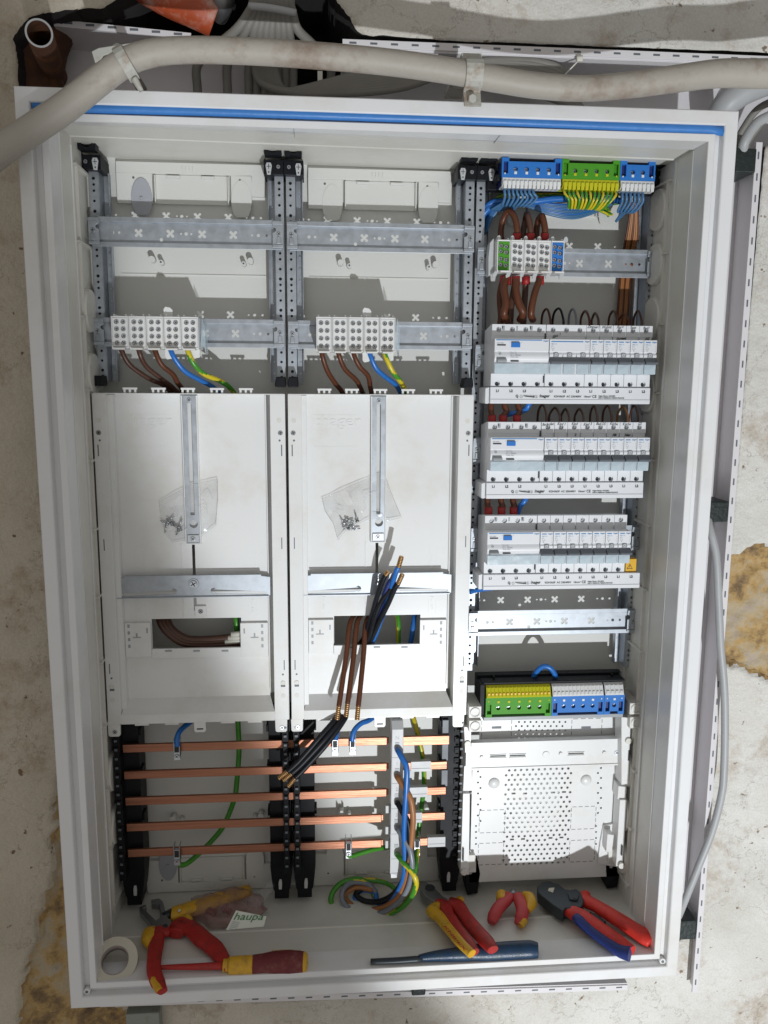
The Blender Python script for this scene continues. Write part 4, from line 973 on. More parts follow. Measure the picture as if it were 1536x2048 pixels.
    # small screw seat
    sx2,sz2=XZ(758,1222,YF)
    # cable window surround
    fr=MB()
    for (a,b) in ((617,668),(840,892)):
        p0=XZ(a,1240,YF-.004); p1=XZ(b,1306,YF-.004); fr.box(p0[0],p1[0]-.0005 if a==617 else p1[0],YF-.0045,YF,p1[1],p0[1]); 
    p0=XZ(668,1291,YF-.004); p1=XZ(840,1306,YF-.004); fr.box(p0[0]-.0003,p1[0]-.0002,YF-.0042,YF,p1[1]-.0002,p0[1])
    wf=fr.build('cable_window',white,t,bevel=.0005)
    d=MB()
    for px in (700,754,809): 
        q=XZ(px,1290,YF-.004); d.box(q[0]-.0045,q[0]+.0045,YF-.0052,YF-.004,q[1]-.0042,q[1]-.0022)
    for px in (640,867):
        q=XZ(px,1268,YF-.004); d.box(q[0]-.0055,q[0]+.0055,YF-.0050,YF-.0044,q[1]-.0006,q[1]+.0006); d.box(q[0]-.001,q[0]+.001,YF-.0050,YF-.0044,q[1]+.0008,q[1]+.006)
        e=-1 if px==640 else 1
        for k in range(4): d.box(q[0]+e*.0105-.0015,q[0]+e*.0105+.0015,YF-.0048,YF-.0044,q[1]+.014-k*.0095,q[1]+.0185-k*.0095)
        d.box(q[0]-e*.014-.001,q[0]-e*.014+.001,YF-.0049,YF-.0044,q[1]+.006,q[1]+.013)
    d.split('window_slot',[midg],wf)
    # embossing
    e=MB(); q=XZ(634,852,YF); text_mb(e,':hager',q[0],q[1],YF,.021,0,ext=.0007,sx=1.15,bold=.0002); e.build('embossed_lettering',white,t)
    for px in (644,860):
        e=MB()
        for s1,py in (('1',1122),('2',1140),('7',1203),('8',1219)):
            q=XZ(px,py,YF); text_mb(e,s1,q[0],q[1],YF,.0105,0,ext=.0004)
        q=XZ(px-3,1228,YF); q2=XZ(px+14,1095,YF); 
        for xx in (q[0],q2[0]): e.box(xx-.0003,xx+.0003,YF-.0004,YF,q[1],q[1]+.022); e.box(xx-.0003,xx+.0003,YF-.0004,YF,q2[1]-.03,q2[1])
        e.build('embossed_scale',white,t)
    e=MB()
    q0=XZ(628,830,YF); q1=XZ(712,893,YF)
    for zz in (q0[1],q1[1]): e.box(q0[0],q1[0],YF-.0003,YF,zz-.0003,zz+.0003)
    q0=XZ(731,1084,YF); q1=XZ(731,1230,YF); e.box(q0[0]-.0004,q0[0]+.0004,YF-.0012,YF,q1[1],q0[1])
    q0=XZ(736,1305,YF); q1=XZ(771,1339,YF)
    ro=[(q0[0]+.003,q1[1]),(q1[0]-.003,q1[1]),(q1[0],q1[1]+.003),(q1[0],q0[1]),(q0[0],q0[1]),(q0[0],q1[1]+.003)]; e.prism(ro,YF-.0007,YF)
    e.split('embossed_line',white,t)
    return t
tr=tray()
tr2=copy_tree(tr); tr2.location.x-=.2495; tr2['label']='white plastic meter tray filling the left field, mostly in shadow'
# the screw seat only the left tray shows
q=XZ(401,1223,.142); s_=MB(); s_.box(q[0]-.0075,q[0]+.0075,.1425,.146,q[1]-.0075,q[1]+.0075); s_.v=[tuple(Vector(v)) for v in s_.v]
ORG[tr2.name]=tr2.location.copy()
so=s_.build('screw_seat',white,tr2,bevel=.0005); ORG[so.name]=ORG[tr2.name]; screw(so,q[0],q[1],.1425,.0035,m=tsteel,h=.0008)

# wires inside the left tray window
for k in range(3):
    a=k*8
    wire(WP([(318+a,1225,.172),(322+a,1248,.165),(338+a*.9,1268-a*.15,.160),(366+a*.6,1286-a*.55,.158),(405,1290-a*.7,.158),(455,1288-a*.8,.159),(480,1284-a*.8,.160),(540,1275-a,.172)]),.0050,wbrown2,'%s thick dark brown cable curving through the left tray window'%['lower','middle','upper'][k],'dark brown cables in the left tray window',
         ends=[((P(450+k*6,1284-a*.95,.154),P(500,1280-a*.95,.156)),.0034,wwhite,'white_end')])
wire(WP([(470,1225,.170),(473,1250,.168),(474,1300,.176),(477,1400,.180),(476,1440,.178),(478,1500,.172),(474,1560,.170),(468,1600,.172),(448,1650,.175),(425,1680,.172),(395,1710,.160),(372,1728,.145),(358,1728,.138),(356,1715,.136)]),.0038,wgreen,'green wire curving down behind the left bars to the lowest clamp',stripe=wgreen)
wire(WP([(485,1225,.172),(486,1250,.170),(487,1300,.178),(470,1400,.180),(400,1430,.172),(378,1446,.160),(360,1462,.142),(354,1478,.134),(355,1492,.133)]),.0038,wblue,'blue wire dropping from the left tray to the first clamp')
# middle tray: brown stripped, black stripped, blue
B3='brown wires with stripped ends hanging from the middle tray window'
for k,(x0_,x1_,ye) in enumerate([(700,674,1440),(714,692,1434),(732,714,1440)]):
    a=P(x0_,1246,.147); b=P(x1_,ye,.100); st=P(x0_+14,1222,.172)
    p=[st,a+Vector((0,-.001,0)),a.lerp(b,.33)+Vector((.0006,-.0008,0)),a.lerp(b,.66)+Vector((.0004,-.0004,0)),a.lerp(b,.86),b]
    wire(p[:-1],.0037,wbrown,'%s of three brown wires with bare copper ends'%['left','middle','right'][k],B3,ends=[((p[-2],p[-1]),.0034,brass,'copper_end')])
B4='stripped wires fanning up from the middle tray window'
fan=[([(690,1300,.17),(722,1285,.155),(742,1235,.130),(752,1200,.118),(764,1165,.106),(771,1150,.102),(777,1143,.100)],wblack,'left black wire of the fan with a bare end'),
     ([(700,1300,.17),(728,1285,.155),(752,1235,.126),(766,1200,.114),(776,1172,.107),(784,1158,.104),(789,1146,.101)],blued,'dark blue wire of the fan half hidden behind the others'),
     ([(730,1300,.17),(744,1285,.155),(762,1240,.126),(776,1200,.112),(790,1150,.098),(797,1134,.095),(803,1113,.092)],wblue,'tall blue wire of the fan, reaching highest'),
     ([(715,1300,.17),(738,1285,.152),(760,1240,.122),(776,1208,.110),(790,1176,.100),(796,1168,.098),(805,1148,.095)],wblack,'right black wire of the fan with a bare end'),
     ([(705,1300,.17),(732,1285,.150),(748,1240,.124),(762,1205,.114),(780,1180,.106),(786,1172,.104),(792,1166,.103)],wblack,'thin black wire behind the right of the fan')]
for l,m_,lab in fan:
    p=WP(l); wire(p[:-1],.0037,m_,lab,B4,ends=[((p[-2],p[-1]),.0034,brass,'copper_end')])
B5='black wires with bare ends lying over the left busbars'
for k,l in enumerate([[(690,1300,.172),(695,1360,.165),(690,1400,.150),(672,1436,.122),(640,1474,.108),(600,1520,.102),(575,1543,.100),(557,1557,.099)],[(700,1300,.172),(702,1360,.165),(696,1405,.150),(680,1440,.122),(650,1478,.106),(606,1526,.101),(583,1547,.099),(566,1561,.098)],[(705,1310,.172),(706,1370,.165),(702,1410,.150),(688,1440,.124),(655,1486,.110),(612,1534,.106),(590,1556,.104),(576,1573,.103)]]):
    p=WP(l); wire(p[:-1],.0038,wblack,'%s of three black wires lying over the busbars'%['upper','middle','lower'][k],B5,ends=[((p[-2],p[-1]),.0034,brass,'copper_end')])
wire(WP([(794,1225,.178),(797,1250,.172),(797,1285,.172),(800,1350,.180),(815,1410,.178),(828,1440,.168),(838,1480,.160),(846,1520,.158),(848,1570,.160),(842,1620,.165),(835,1680,.160),(830,1720,.148)]),.0036,wgreen,'green wire crossing behind the right ends of the busbars',stripe=wyel,twist=1.0)
wire(WP([(830,1225,.178),(826,1255,.170),(820,1290,.172),(800,1350,.18),(770,1410,.17),(742,1438,.150),(722,1447,.140),(708,1462,.134),(704,1482,.132)]),.0038,wblue,'blue wire bending down to the third clamp, right of the pair')
wire(WP([(700,1400,.17),(690,1425,.155),(683,1445,.144),(674,1462,.136),(671,1480,.132)]),.0038,wblue,'short blue wire entering the second clamp')
wire(WP([(797,1690,.172),(780,1693,.165),(750,1698,.15),(722,1706,.142),(702,1712,.136),(696,1708,.134)]),.0036,wgreen,'green wire leading right from the lowest middle clamp')

# ================================================================== BUSBARS
ZB=[-.2652-.0397*k for k in range(5)]
YB=.140
BW='rectangular copper bars across the lower fields'
for k,z in enumerate(ZB):
    xr=X_(778 if k<3 else 768,1480,YB)
    mb=MB(); mb.box(GX[0]+.0165,xr-.003,YB,YB+.0048,z-.0058,z+.0058)
    mb.box(xr-.0032,xr,YB+.001,YB+.0040,z-.0050+.0012,z+.0052)
    tag(mb.build('busbar',copper,None,bevel=.0006),'%s copper busbar from the top, running under the left and middle trays'%ORD[k],'busbar',BW)
    x0=X_(806,1480,YB) if k==0 else X_(860 if k<4 else 842,1480,YB)
    mb=MB(); mb.box(X_(790,1480,YB),X_(896-k*1.0,1480,YB)+(0 if k else .002),YB,YB+.0048,z-.0058+(0 if k else -.002),z+.0058)
    tag(mb.build('busbar',copper,None,bevel=.0006),'%s short copper bar end from the top, right of the grey feed strip'%ORD[k],'busbar','short copper bar ends right of the feed strip')
    if k:
        a,b=[(822,862),(820,856),(822,846),(858,894)][k-1]
        mb=MB(); xa,xb=X_(a,1500,YB),X_(b,1500,YB)
        mb.profx([(YB+.006,z+.0080),(YB-.0020,z+.0080),(YB-.0020,z-.0075),(YB+.006,z-.0075)],xa,xb); mb.box(xa+.001,xb-.001,YB-.0026,YB-.0021,z-.0032,z-.0022)
        tag(mb.build('bar_sleeve',lgrey,None,bevel=.0006),'light grey clip sleeve round the %s short bar end'%ORD[k],'sleeve','grey clip sleeves on the short bar ends')
def clamp(px,py,lab,k):
    x,_=XZ(px,py,YB); z=ZB[k]; s=1 if k==0 else -1
    t=thing('bar_clamp',lab,'clamp',(x,YB,z),'steel wire clamps on the busbars')
    mb=MB(); w=.0045
    mb.box(x-w,x+w,YB-.0070,YB-.0008,z-.016 if k==0 else z-.0175,z+.0075 if k==0 else z+.0065)
    mb.box(x-w,x-w+.001,YB-.008,YB+.006,z-.012,z+.014); mb.box(x+w-.001,x+w,YB-.008,YB+.006,z-.012,z+.014)
    mb.build('clamp_body',steel,t,bevel=.0009)
    mb=MB(); mb.box(x-.0030,x+.0030,YB-.0078,YB-.0069,z-.004,z+.006); mb.build('clamp_window',ink,t)
    screw(t,x,z-.0095,YB-.0070,.0034,m=steel,h=.002)
clamp(355,1492,'steel clamp holding the blue wire on the first left bar',0)
clamp(355,1700,'steel clamp holding the green wire on the lowest left bar',4)
clamp(670,1492,'steel clamp on the first bar, left of the middle pair',0)
clamp(705,1492,'steel clamp on the first bar, right of the middle pair',0)
clamp(697,1690,'steel clamp on the lowest bar under the middle tray',4)
clamp(833,1690,'steel clamp on the lowest bar right of the feed strip',4)
# black holders
def holder(xl,xr,label,mirror,foot):
    t=thing('busbar_holder',label,'busbar holder',((xl+xr)/2,.17,FLOOR),'black plastic busbar holders')
    mb=MB(); zt=-.2225; zb=-.460
    mb.box(xl,xr,.150,.188,zb,zt)
    wn=.009; a,b=(xl+.002,xl+.002+wn) if not mirror else (xr-.002-wn,xr-.002)
    if foot!='edge':
        for k,z in enumerate(ZB):
            zn=ZB[k+1]+.0075 if k<4 else zb
            mb.box(a,b,.130,.150,zn,z-.0075)
        mb.box(a,b,.130,.150,ZB[0]+.0075,zt-.004)
        for z in ZB: mb.box(a,b,.1275,.139,z-.0075,z+.0075) if False else mb.box(a+.001,b-.001,.128,.1395,z-.0076,z+.0076)
    for z in (ZB[0]+.02,ZB[1]+.0,ZB[3]+.01): mb.box(xl-.003 if mirror else xr,xl if mirror else xr+.003,.152,.17,z-.006,z+.004)
    mb.build('holder_body',black,t,bevel=.0007)
    d=MB(); cx=(a+b)/2; z=zt-.012; k=0
    while z>zb+.01: d.cyl((cx,.1298,z),(cx,.1275,z),.0016,.0014,8) if 0 else d.box(cx-.002,cx+.002,.1268,.1279,z-.0015,z+.0015); z-=.0132; k+=1
    d.build('rib_step',greyd,t)
    # foot
    f=MB(); cx=(xl+xr)/2; hw=.0145
    f.prism([(cx-hw-.002,zb+.002),(cx+hw+.002,zb+.002),(cx+hw,zb-.020),(cx+hw-.002,zb-.036),(cx+hw-.004,zb-.040),(cx+hw-.004,zb-.052),(cx-hw+.004,zb-.052),(cx-hw+.004,zb-.040),(cx-hw+.002,zb-.036),(cx-hw,zb-.020)],.150,.186)
    fo=f.build('foot',black,t,bevel=.001)
    k_=MB(); kx=cx-.002 if mirror else cx+.002; k_.prism([(kx-.0022,zb-.036),(kx+.0022,zb-.036),(kx+.0028,zb-.026),(kx+.002,zb-.020),(kx-.001,zb-.020),(kx-.0024,zb-.026)],.1485,.1499); k_.build('keyhole_tab',lgrey,fo,bevel=.0004)
holder(GX[0]+.004,GX[0]+.0365,'black busbar holder at the far left below the left tray',False,'n')
holder(GX[1]-.0325,GX[1]-.0012,'black busbar holder left of the dark gap under the trays',True,'n')
holder(GX[1]+.0012,GX[1]+.0325,'black busbar holder right of the dark gap under the trays',False,'n')
holder(GX[2]-.0330,GX[2]-.0012,'black busbar holder at the right ends of the bars',True,'edge')
# rib details on right holder face
mb=MB()
for k in range(14):
    z=-.236-k*.0165; mb.box(GX[2]-.0145,GX[2]-.0075,.1475,.150,z-.005,z+.004,0); mb.box(GX[2]-.013,GX[2]-.009,.1468,.1476,z-.002,z+.001,1)
mb.box(GX[2]-.0330,GX[2]-.0240,.1450,.1500,-.262,-.238,2); mb.box(GX[2]-.0330,GX[2]-.0240,.1450,.1500,-.300,-.272,2); mb.box(GX[2]-.0330,GX[2]-.024,.1450,.1500,-.34,-.315,2)
tag(mb.build('latch_strip',[black,ink,greyd],None,bevel=.0005),'black toothed latch strip on the right busbar holder','latch strip')
# grey feed strip with letters
xs0,xs1=X_(783,1600,.112),X_(806,1600,.112); zt=XZ(793,1447,.112)[1]; zb=XZ(793,1758,.112)[1]
t=thing('feed_terminal','tall light grey feed terminal clipped across the busbars','feed terminal',((xs0+xs1)/2,.14,zb))
mb=MB(); mb.box(xs0,xs1,.114,.140,zb+.008,zt-.010); mb.profx([(.114,zt-.010),(.122,zt),(.140,zt),(.140,zt-.010)],xs0,xs1); mb.box(xs0,xs1-.001,.114,.125,zb,zb+.008)
for py in (1618,1660,1688): 
    z=XZ(770,py,.13)[1]; mb.box(xs0-.007,xs0,.128,.136,z-.006,z+.006)
mb.build('feed_body',lgrey,t,bevel=.0008)
s=MB(); xc=(xs0+xs1)/2-.0005
for k,(py,ch) in enumerate([(1486,'N'),(1538,'1'),(1589,'2'),(1640,'3'),(1690,'')]):
    q=XZ(793,py-8,.112)[1]
    if ch: text_mb(s,ch,xc,q-.002,.1138,.0075,1,'CENTER')
    s.box(xc-.0028,xc+.0028,.1134,.1141,q-.0115,q-.0060,0)
    s.box(xs0+.0003,xs1-.0003,.1136,.1141,q-.0290,q-.0286,1)
s.build('marking',[midg,midg],t)
FE=[(795,1500,wblue,None,[(795,1500,.114),(797,1503,.106),(805,1518,.098),(813,1535,.094),(813,1570,.092),(810,1620,.092),(808,1670,.094),(810,1720,.096),(806,1760,.10),(790,1790,.115),(765,1808,.14),(730,1812,.15),(710,1795,.16),(725,1780,.165),(750,1786,.16),(752,1806,.15)],'blue wire from the top entry of the grey feed terminal'),
 (793,1553,worange,None,[(794,1553,.114),(796,1556,.106),(806,1572,.098),(820,1595,.090),(826,1630,.088),(824,1670,.090),(818,1720,.094),(812,1760,.098),(795,1795,.11),(765,1815,.13),(730,1820,.14),(700,1808,.15),(690,1790,.16),(712,1775,.165),(745,1780,.16)],'brown wire from the second entry of the grey feed terminal'),
 (794,1605,wblack,None,[(794,1606,.114),(797,1609,.106),(806,1626,.098),(816,1645,.094),(819,1680,.092),(815,1720,.095),(808,1755,.10),(790,1785,.115),(762,1802,.135),(730,1802,.148),(712,1788,.16),(730,1775,.165)],'black wire from the third entry of the grey feed terminal'),
 (794,1658,wgrey,None,[(794,1657,.114),(797,1660,.106),(808,1678,.096),(820,1700,.090),(824,1735,.088),(816,1775,.094),(795,1805,.11),(760,1827,.125),(715,1828,.135),(687,1805,.145),(686,1780,.155),(705,1765,.165),(735,1768,.165),(752,1785,.16)],'grey wire from the fourth entry of the grey feed terminal')]
for a,b,m_,st,l,lab in FE: wire(WP(l),.0040,m_,lab,'wires leaving the grey feed terminal',n=12)
wire(WP([(794,1709,.114),(798,1713,.104),(810,1728,.092),(825,1745,.084),(832,1762,.082),(830,1778,.086),(818,1800,.10),(795,1820,.115),(750,1838,.128),(700,1842,.138),(670,1822,.148),(662,1795,.155),(680,1768,.165),(715,1758,.168),(740,1772,.165),(748,1792,.16)]),.0040,wgreen,'green and yellow wire coiling from the lowest entry of the feed terminal','wires leaving the grey feed terminal',stripe=wyel,n=12,twist=2.6)
wire(WP([(836,1690,.14),(833,1715,.125),(830,1740,.110),(822,1770,.105),(810,1800,.115),(780,1770,.16),(740,1760,.172),(700,1765,.17)]),.0036,wyel,'yellow green wire from the clamp by the feed terminal down to the coil',stripe=wgreen,twist=1.5)

# ================================================================== MEDIA PANEL (lower right)
t=thing('perforated_backplate','white perforated mounting panel with side arms in the lower right field','mounting panel',(.25,.14,-.47))
Yp=.150
xl,z1=XZ(945,1536,Yp); xr,z0=XZ(1236,1752,Yp); 
hs=[]
q0=XZ(1017,1541,Yp); q1=XZ(1138,1724,Yp); dx=(q1[0]-q0[0])/11; rows=21; dz=(q0[1]-q1[1])/(rows-1)
cut=[((1025,1033),(1585,1588)),]
rects=[]
for px,py in ((1027,1587),(1050,1587),(1106,1585),(1128,1584),(1024,1679),(1046,1678),(1101,1676),(1123,1675)):
    c=XZ(px,py,Yp); rects.append(rect(c[0]-.003,c[0]+.003,c[1]-.0013,c[1]+.0013)); 
def clash(x,z): return any(r[0][0]-.0035<x<r[1][0]+.0035 and r[0][1]-.003<z<r[2][1]+.003 for r in rects)
for r in range(rows):
    for c in range(12 if r%2 else 11):
        x=q0[0]+c*dx-(dx/2 if r%2 else 0)+.0012; z=q0[1]-r*dz
        if not clash(x,z): hs.append(circ(x,z,.0019,8))
for (px,py) in ((1040,1537),(1040,1544),(1119,1535),(1119,1542),(1037,1630),(1037,1637),(1115,1628),(1115,1634)):
    c=XZ(px,py,Yp)
for k in range(10):
    for (pa,pb) in ((956,961),(1202,1196)):
        c=XZ(pa if k%2==0 else pb,1543+k*11 if pa==956 else 1536+k*10,Yp); hs.append(circ(c[0],c[1],.0016,8))
for k in range(8):
    for pa in (952,1192):
        c=XZ(pa,1652+k*12,Yp)
        if k<4: hs.append(circ(c[0],c[1],.0015,8))
ph=plate('panel_sheet',rect(xl,xr,z0,z1),hs+rects,Yp,Yp+.0015,white,t)
# dashed knock-out outlines
def dashed(x0,y0,x1,y1,Y=Yp,bottom=True):
    d=MB()
    a=XZ(x0,y0,Y); b=XZ(x1,y1,Y)
    n=4
    for k in range(n):
        u=(k+.15)/n; v=(k+.8)/n
        for zz in ((a[1],b[1]) if bottom else (a[1],)): d.box(a[0]+(b[0]-a[0])*u,a[0]+(b[0]-a[0])*v,Y-.0002,Y,zz-.0004,zz+.0004)
        for xx in (a[0],b[0]): d.box(xx-.0004,xx+.0004,Y-.0002,Y,a[1]+(b[1]-a[1])*u,a[1]+(b[1]-a[1])*v)
    d.build('dashed_pattern',greyd,t)
dashed(959,1621,1009,1664); dashed(1143,1614,1190,1657); dashed(957,1687,1006,1728); dashed(1140,1681,1188,1722)
for px,py in ((988,1566),(1172,1560)):
    c=XZ(px,py,Yp); m_=MB(); n=20; rg=[]
    for k in range(6):
        rr=.0085*math.cos(k*math.pi/2/5.2); yy=Yp-.0045*math.sin(k*math.pi/2/5.2); rg.append([(c[0]+rr*math.cos(2*math.pi*q/n),yy,c[1]+rr*math.sin(2*math.pi*q/n)) for q in range(n)])
    m_.loft(rg); m_.build('domed_blank',white,t)
# upper sheet seen under the terminal strips
x2,z2=XZ(960,1434,.158); x3,z3=XZ(1232,1490,.158)
hs=[]
for r in range(6):
    for c in range(9):
        q=XZ(1038+c*11.6-(6 if r%2 else 0),1444+r*8.2,.158); hs.append(circ(q[0],q[1],.0016,8))
plate('upper_sheet',rect(x2,x3,z3-.006,z2),hs,.158,.1595,white,t)
dashed(964,1440,1022,1486,.158); dashed(1144,1438,1202,1482,.158)
d=MB()
for px in (993,1172): q=XZ(px,1455,.158); d.box(q[0]-.007,q[0]+.007,.1572,.1578,q[1]-.0015,q[1]+.0015)
d.split('vent_slot',greyd,t)
# crossbar
p0=XZ(943,1487,.138); p1=XZ(1240,1526,.138)
zt=p0[1]+.0005; zb=p1[1]
hs=[]
for px,py,w_ in ((996,1512,.011),(1035,1511,.011),(1152,1507,.011)): c=XZ(px,py,.138); hs.append([(c[0]-w_,c[1]-.0012),(c[0]+w_,c[1]-.0012),(c[0]+w_+.001,c[1]),(c[0]+w_,c[1]+.0012),(c[0]-w_,c[1]+.0012),(c[0]-w_-.001,c[1])])
cb=plate('panel_crossbar',[(p0[0],zb),(p1[0],zb),(p1[0],zt),(p0[0],zt)],hs,.138,.141,white,t,.0005)
m_=MB(); m_.box(p0[0],p1[0],.1365,.1385,zb-.0028,zb-.0002); m_.box(p0[0]+.002,p1[0]-.002,.141,.150,zt-.0015,zt)
for px,py in ((1121,1507),(1208,1505),(963,1514)): c=XZ(px,py,.138); m_.cyl((c[0],.138,c[1]),(c[0],.1355,c[1]),.0030,.0025,14)
c=XZ(1092,1509,.138); m_.cyl((c[0],.138,c[1]),(c[0],.1368,c[1]),.0055,.005,18)
for px,py,w_ in ((996,1512,.0125),(1035,1511,.0125),(1152,1507,.0125)): c=XZ(px,py,.138); m_.box(c[0]-w_,c[0]+w_,.1368,.1382,c[1]-.0034,c[1]-.0020); m_.box(c[0]-w_,c[0]+w_,.1368,.1382,c[1]+.0020,c[1]+.0030)
m_.build('crossbar_rib',white,cb,bevel=.0003)
for px,py in ((949,1513),(1233,1505)): c=XZ(px,py,.138); screw(cb,c[0],c[1],.138,.0035,m=steel,h=.0012)
# side arms
def arm(pts,Y0,Y1,nm='side_arm'):
    mb=MB(); mb.prism([XZ(a,b,Y0) for a,b in pts],Y0,Y1); return mb.build(nm,white,t,bevel=.0007)
arm([(928,1454),(943,1454),(942,1482),(945,1582),(926,1582),(930,1500)],.122,.148)
arm([(926,1587),(940,1587),(938,1750),(921,1748)],.124,.148)
arm([(1243,1434),(1262,1436),(1258,1568),(1243,1570)],.122,.148)
arm([(1237,1572),(1254,1574),(1252,1600),(1235,1598)],.128,.148)
arm([(1240,1600),(1254,1600),(1246,1735),(1232,1733)],.124,.148)
arm([(1215,1668),(1228,1670),(1224,1705),(1212,1704)],.130,.150)
arm([(1207,1652),(1240,1645),(1238,1735),(1195,1728),(1200,1690)],.146,.150)
arm([(940,1700),(952,1715),(952,1745),(938,1745)],.146,.150)
m_=MB()
for px,py in ((935,1487),(928,1743),(1256,1481),(1242,1730)):
    c=XZ(px,py,.122); m_.cyl((c[0],.1222,c[1]),(c[0],.1190,c[1]),.0048,.0045,18)
m_.split('arm_peg',tub,t)
d=MB()
for px,py,h in ((930,1518,.010),(926,1708,.010),(1257,1510,.008),(1243,1700,.008)): c=XZ(px,py,.123); d.box(c[0]-.0011,c[0]+.0011,.1215,.1222,c[1]-h,c[1]+h)
d.split('arm_slot',ink,t)
# tube connectors beside the lower strips
for k,(px,py) in enumerate(((951,1426),(951,1454),(1273,1419),(1273,1447))):
    c=XZ(px,py,.110); side=-1 if k<2 else 1
    m_=MB(); m_.box(c[0]-.0088,c[0]+.0088,.1125,.165,c[1]-.0085,c[1]+.0085); oo=m_.build('arm_socket',tub,t,bevel=.0006)
    m_=MB(); n=20; a=circ(c[0],c[1],.0072,n); b=circ(c[0],c[1],.0058,n)
    m_.add([(x,.1112,z) for x,z in a]+[(x,.1112,z) for x,z in b]+[(x,.1126,z) for x,z in a],[(i,(i+1)%n,(i+1)%n+n,i+n) for i in range(n)]+[(i,(i+1)%n,(i+1)%n+2*n,i+2*n) for i in range(n)],True); m_.build('socket_ring',white,oo)
# lower skirt of the panel in shade
x4,z4=XZ(960,1745,.165); x5,z5=XZ(1195,1790,.165)
m_=MB(); m_.add([(xl+.004,Yp+.001,z0),(xr-.010,Yp+.001,z0),(xr-.014,.178,z0-.016),(xl+.008,.178,z0-.016)],[(0,1,2,3)]); m_.build('panel_skirt',white,t)
dd=MB()
for k in range(7):
    x=xl+.02+k*.024; dd.box(x,x+.011,Yp+.008,Yp+.0075,z0-.0045,z0-.0040)
# feet of the panel posts
for xx,lb in ((GX[2]+.004,'left'),(GX[3]-.030,'right')):
    m_=MB(); m_.prism([(xx,-.455),(xx+.020,-.455),(xx+.026,-.485),(xx+.022,-.518),(xx+.006,-.520),(xx+.002,-.49)],.150,.185)
    tf=thing('panel_foot','black plastic foot under the %s side of the perforated panel'%lb,'foot',(xx,.17,-.52),'black feet under the perforated panel')
    m_.build('foot_body',black,tf,bevel=.001)
    m_=MB(); m_.prism([(xx+.008,-.484),(xx+.012,-.484),(xx+.0125,-.472),(xx+.0085,-.470)],.148,.1499); m_.build('keyhole_tab',lgrey,tf)
    m_=MB(); m_.prism([(xx+.001,-.448),(xx+.015,-.448),(xx+.014,-.468),(xx+.003,-.470)],.140,.1475); m_.build('hook',tub,tf,bevel=.0006)

# ================================================================== SCREW BAGS
seam_=clear('film_edge',(.70,.71,.72),.45,.08); crease_=clear('film_fold',(.85,.87,.9),.40,.06)
def bag(outl,Y,label,m_,seed,amp=.004):
    t=thing('screw_bag',label,'plastic bag',P(outl[0][0],outl[0][1],Y),'clear bags of screws taped in the trays')
    ws=[P(a,b,Y) for a,b in outl]; cx=sum(v.x for v in ws)/len(ws); cz=sum(v.z for v in ws)/len(ws)
    for side,(dy,nm) in enumerate(((0,'film_front'),(.0035,'film_back'))):
        N=22; bm=bmesh.new(); 
        mb=MB(); rings=[]
        dense=[]
        for i in range(len(ws)):
            a=ws[i]; b=ws[(i+1)%len(ws)]
            for k in range(5): dense.append(a.lerp(b,k/5))
        for q in range(9):
            f=q/8; rr=[]
            for v in dense:
                x=cx+(v.x-cx)*f; z=cz+(v.z-cz)*f
                yy=Y+dy-(amp*(1-f**2)*(1 if side==0 else -.2))+.0022*noise.noise(Vector((x*55,z*55,seed+side)))*(.4+.6*f)
                rr.append((x,yy,z))
            rings.append(rr)
        mb.loft(rings,0,True,False); mb.build(nm,m_,t)
        if side==0: sm=MB(); sm.tube([Vector(v)+Vector((0,-.0004,0)) for v in rings[-1]]+[Vector(rings[-1][0])],.00045,6,1,caps=False); sm.build('film_seam',seam_,t)
    for k in range(7):
        fx=MB(); a_=random.uniform(0,6.28); r0=random.uniform(.2,.5); r1=r0+random.uniform(.2,.4); i0=int(a_/6.28*len(dense)); v0=dense[i0]; v1=dense[(i0+random.randint(2,6))%len(dense)]
        p_=[Vector((cx+(v0.x-cx)*r0,Y-amp-.0012,cz+(v0.z-cz)*r0)),Vector((cx+(v0.x-cx)*(r0+r1)/2+.001,Y-amp-.0022,cz+(v0.z-cz)*(r0+r1)/2)),Vector((cx+(v1.x-cx)*r1,Y-amp*.6-.0008,cz+(v1.z-cz)*r1))]
        fx.tube(p_,[.0002,.0007,.0002],6,5,flat=.5); fx.build('film_crease',crease_,t)
    return t,cx,cz
def screws_in(t,px,py,Y,n,sd):
    random.seed(sd); c=XZ(px,py,Y)
    for k in range(n):
        x=c[0]+random.uniform(-.009,.010); z=c[1]+random.uniform(-.008,.007); a=random.uniform(0,math.pi*2); L=random.uniform(.007,.012)
        d=Vector((math.cos(a),random.uniform(-.1,.1),math.sin(a))); p=Vector((x,Y-random.uniform(0,.002),z))
        mb=MB(); mb.cyl(p,p+d*L,.0012,.001,8); mb.cyl(p-d*.0018,p,.0029,.0026,10); mb.build('loose_screw',tsteel if k%2 else steel,t)
t,_,_=bag([(645,998),(700,972),(768,944),(782,985),(803,1035),(780,1040),(740,1036),(690,1062),(676,1080),(668,1050),(650,1022)],.1415,'clear bag of small screws lying over the guide of the bright middle tray',bagm,1)
screws_in(t,700,1048,.1425,9,5)
t,_,_=bag([(318,1004),(380,970),(435,958),(436,1000),(432,1050),(400,1075),(345,1085),(330,1065),(322,1030)],.1415,'clear bag of small screws in the shaded left tray',bagm,4)
screws_in(t,345,1052,.1425,9,8)

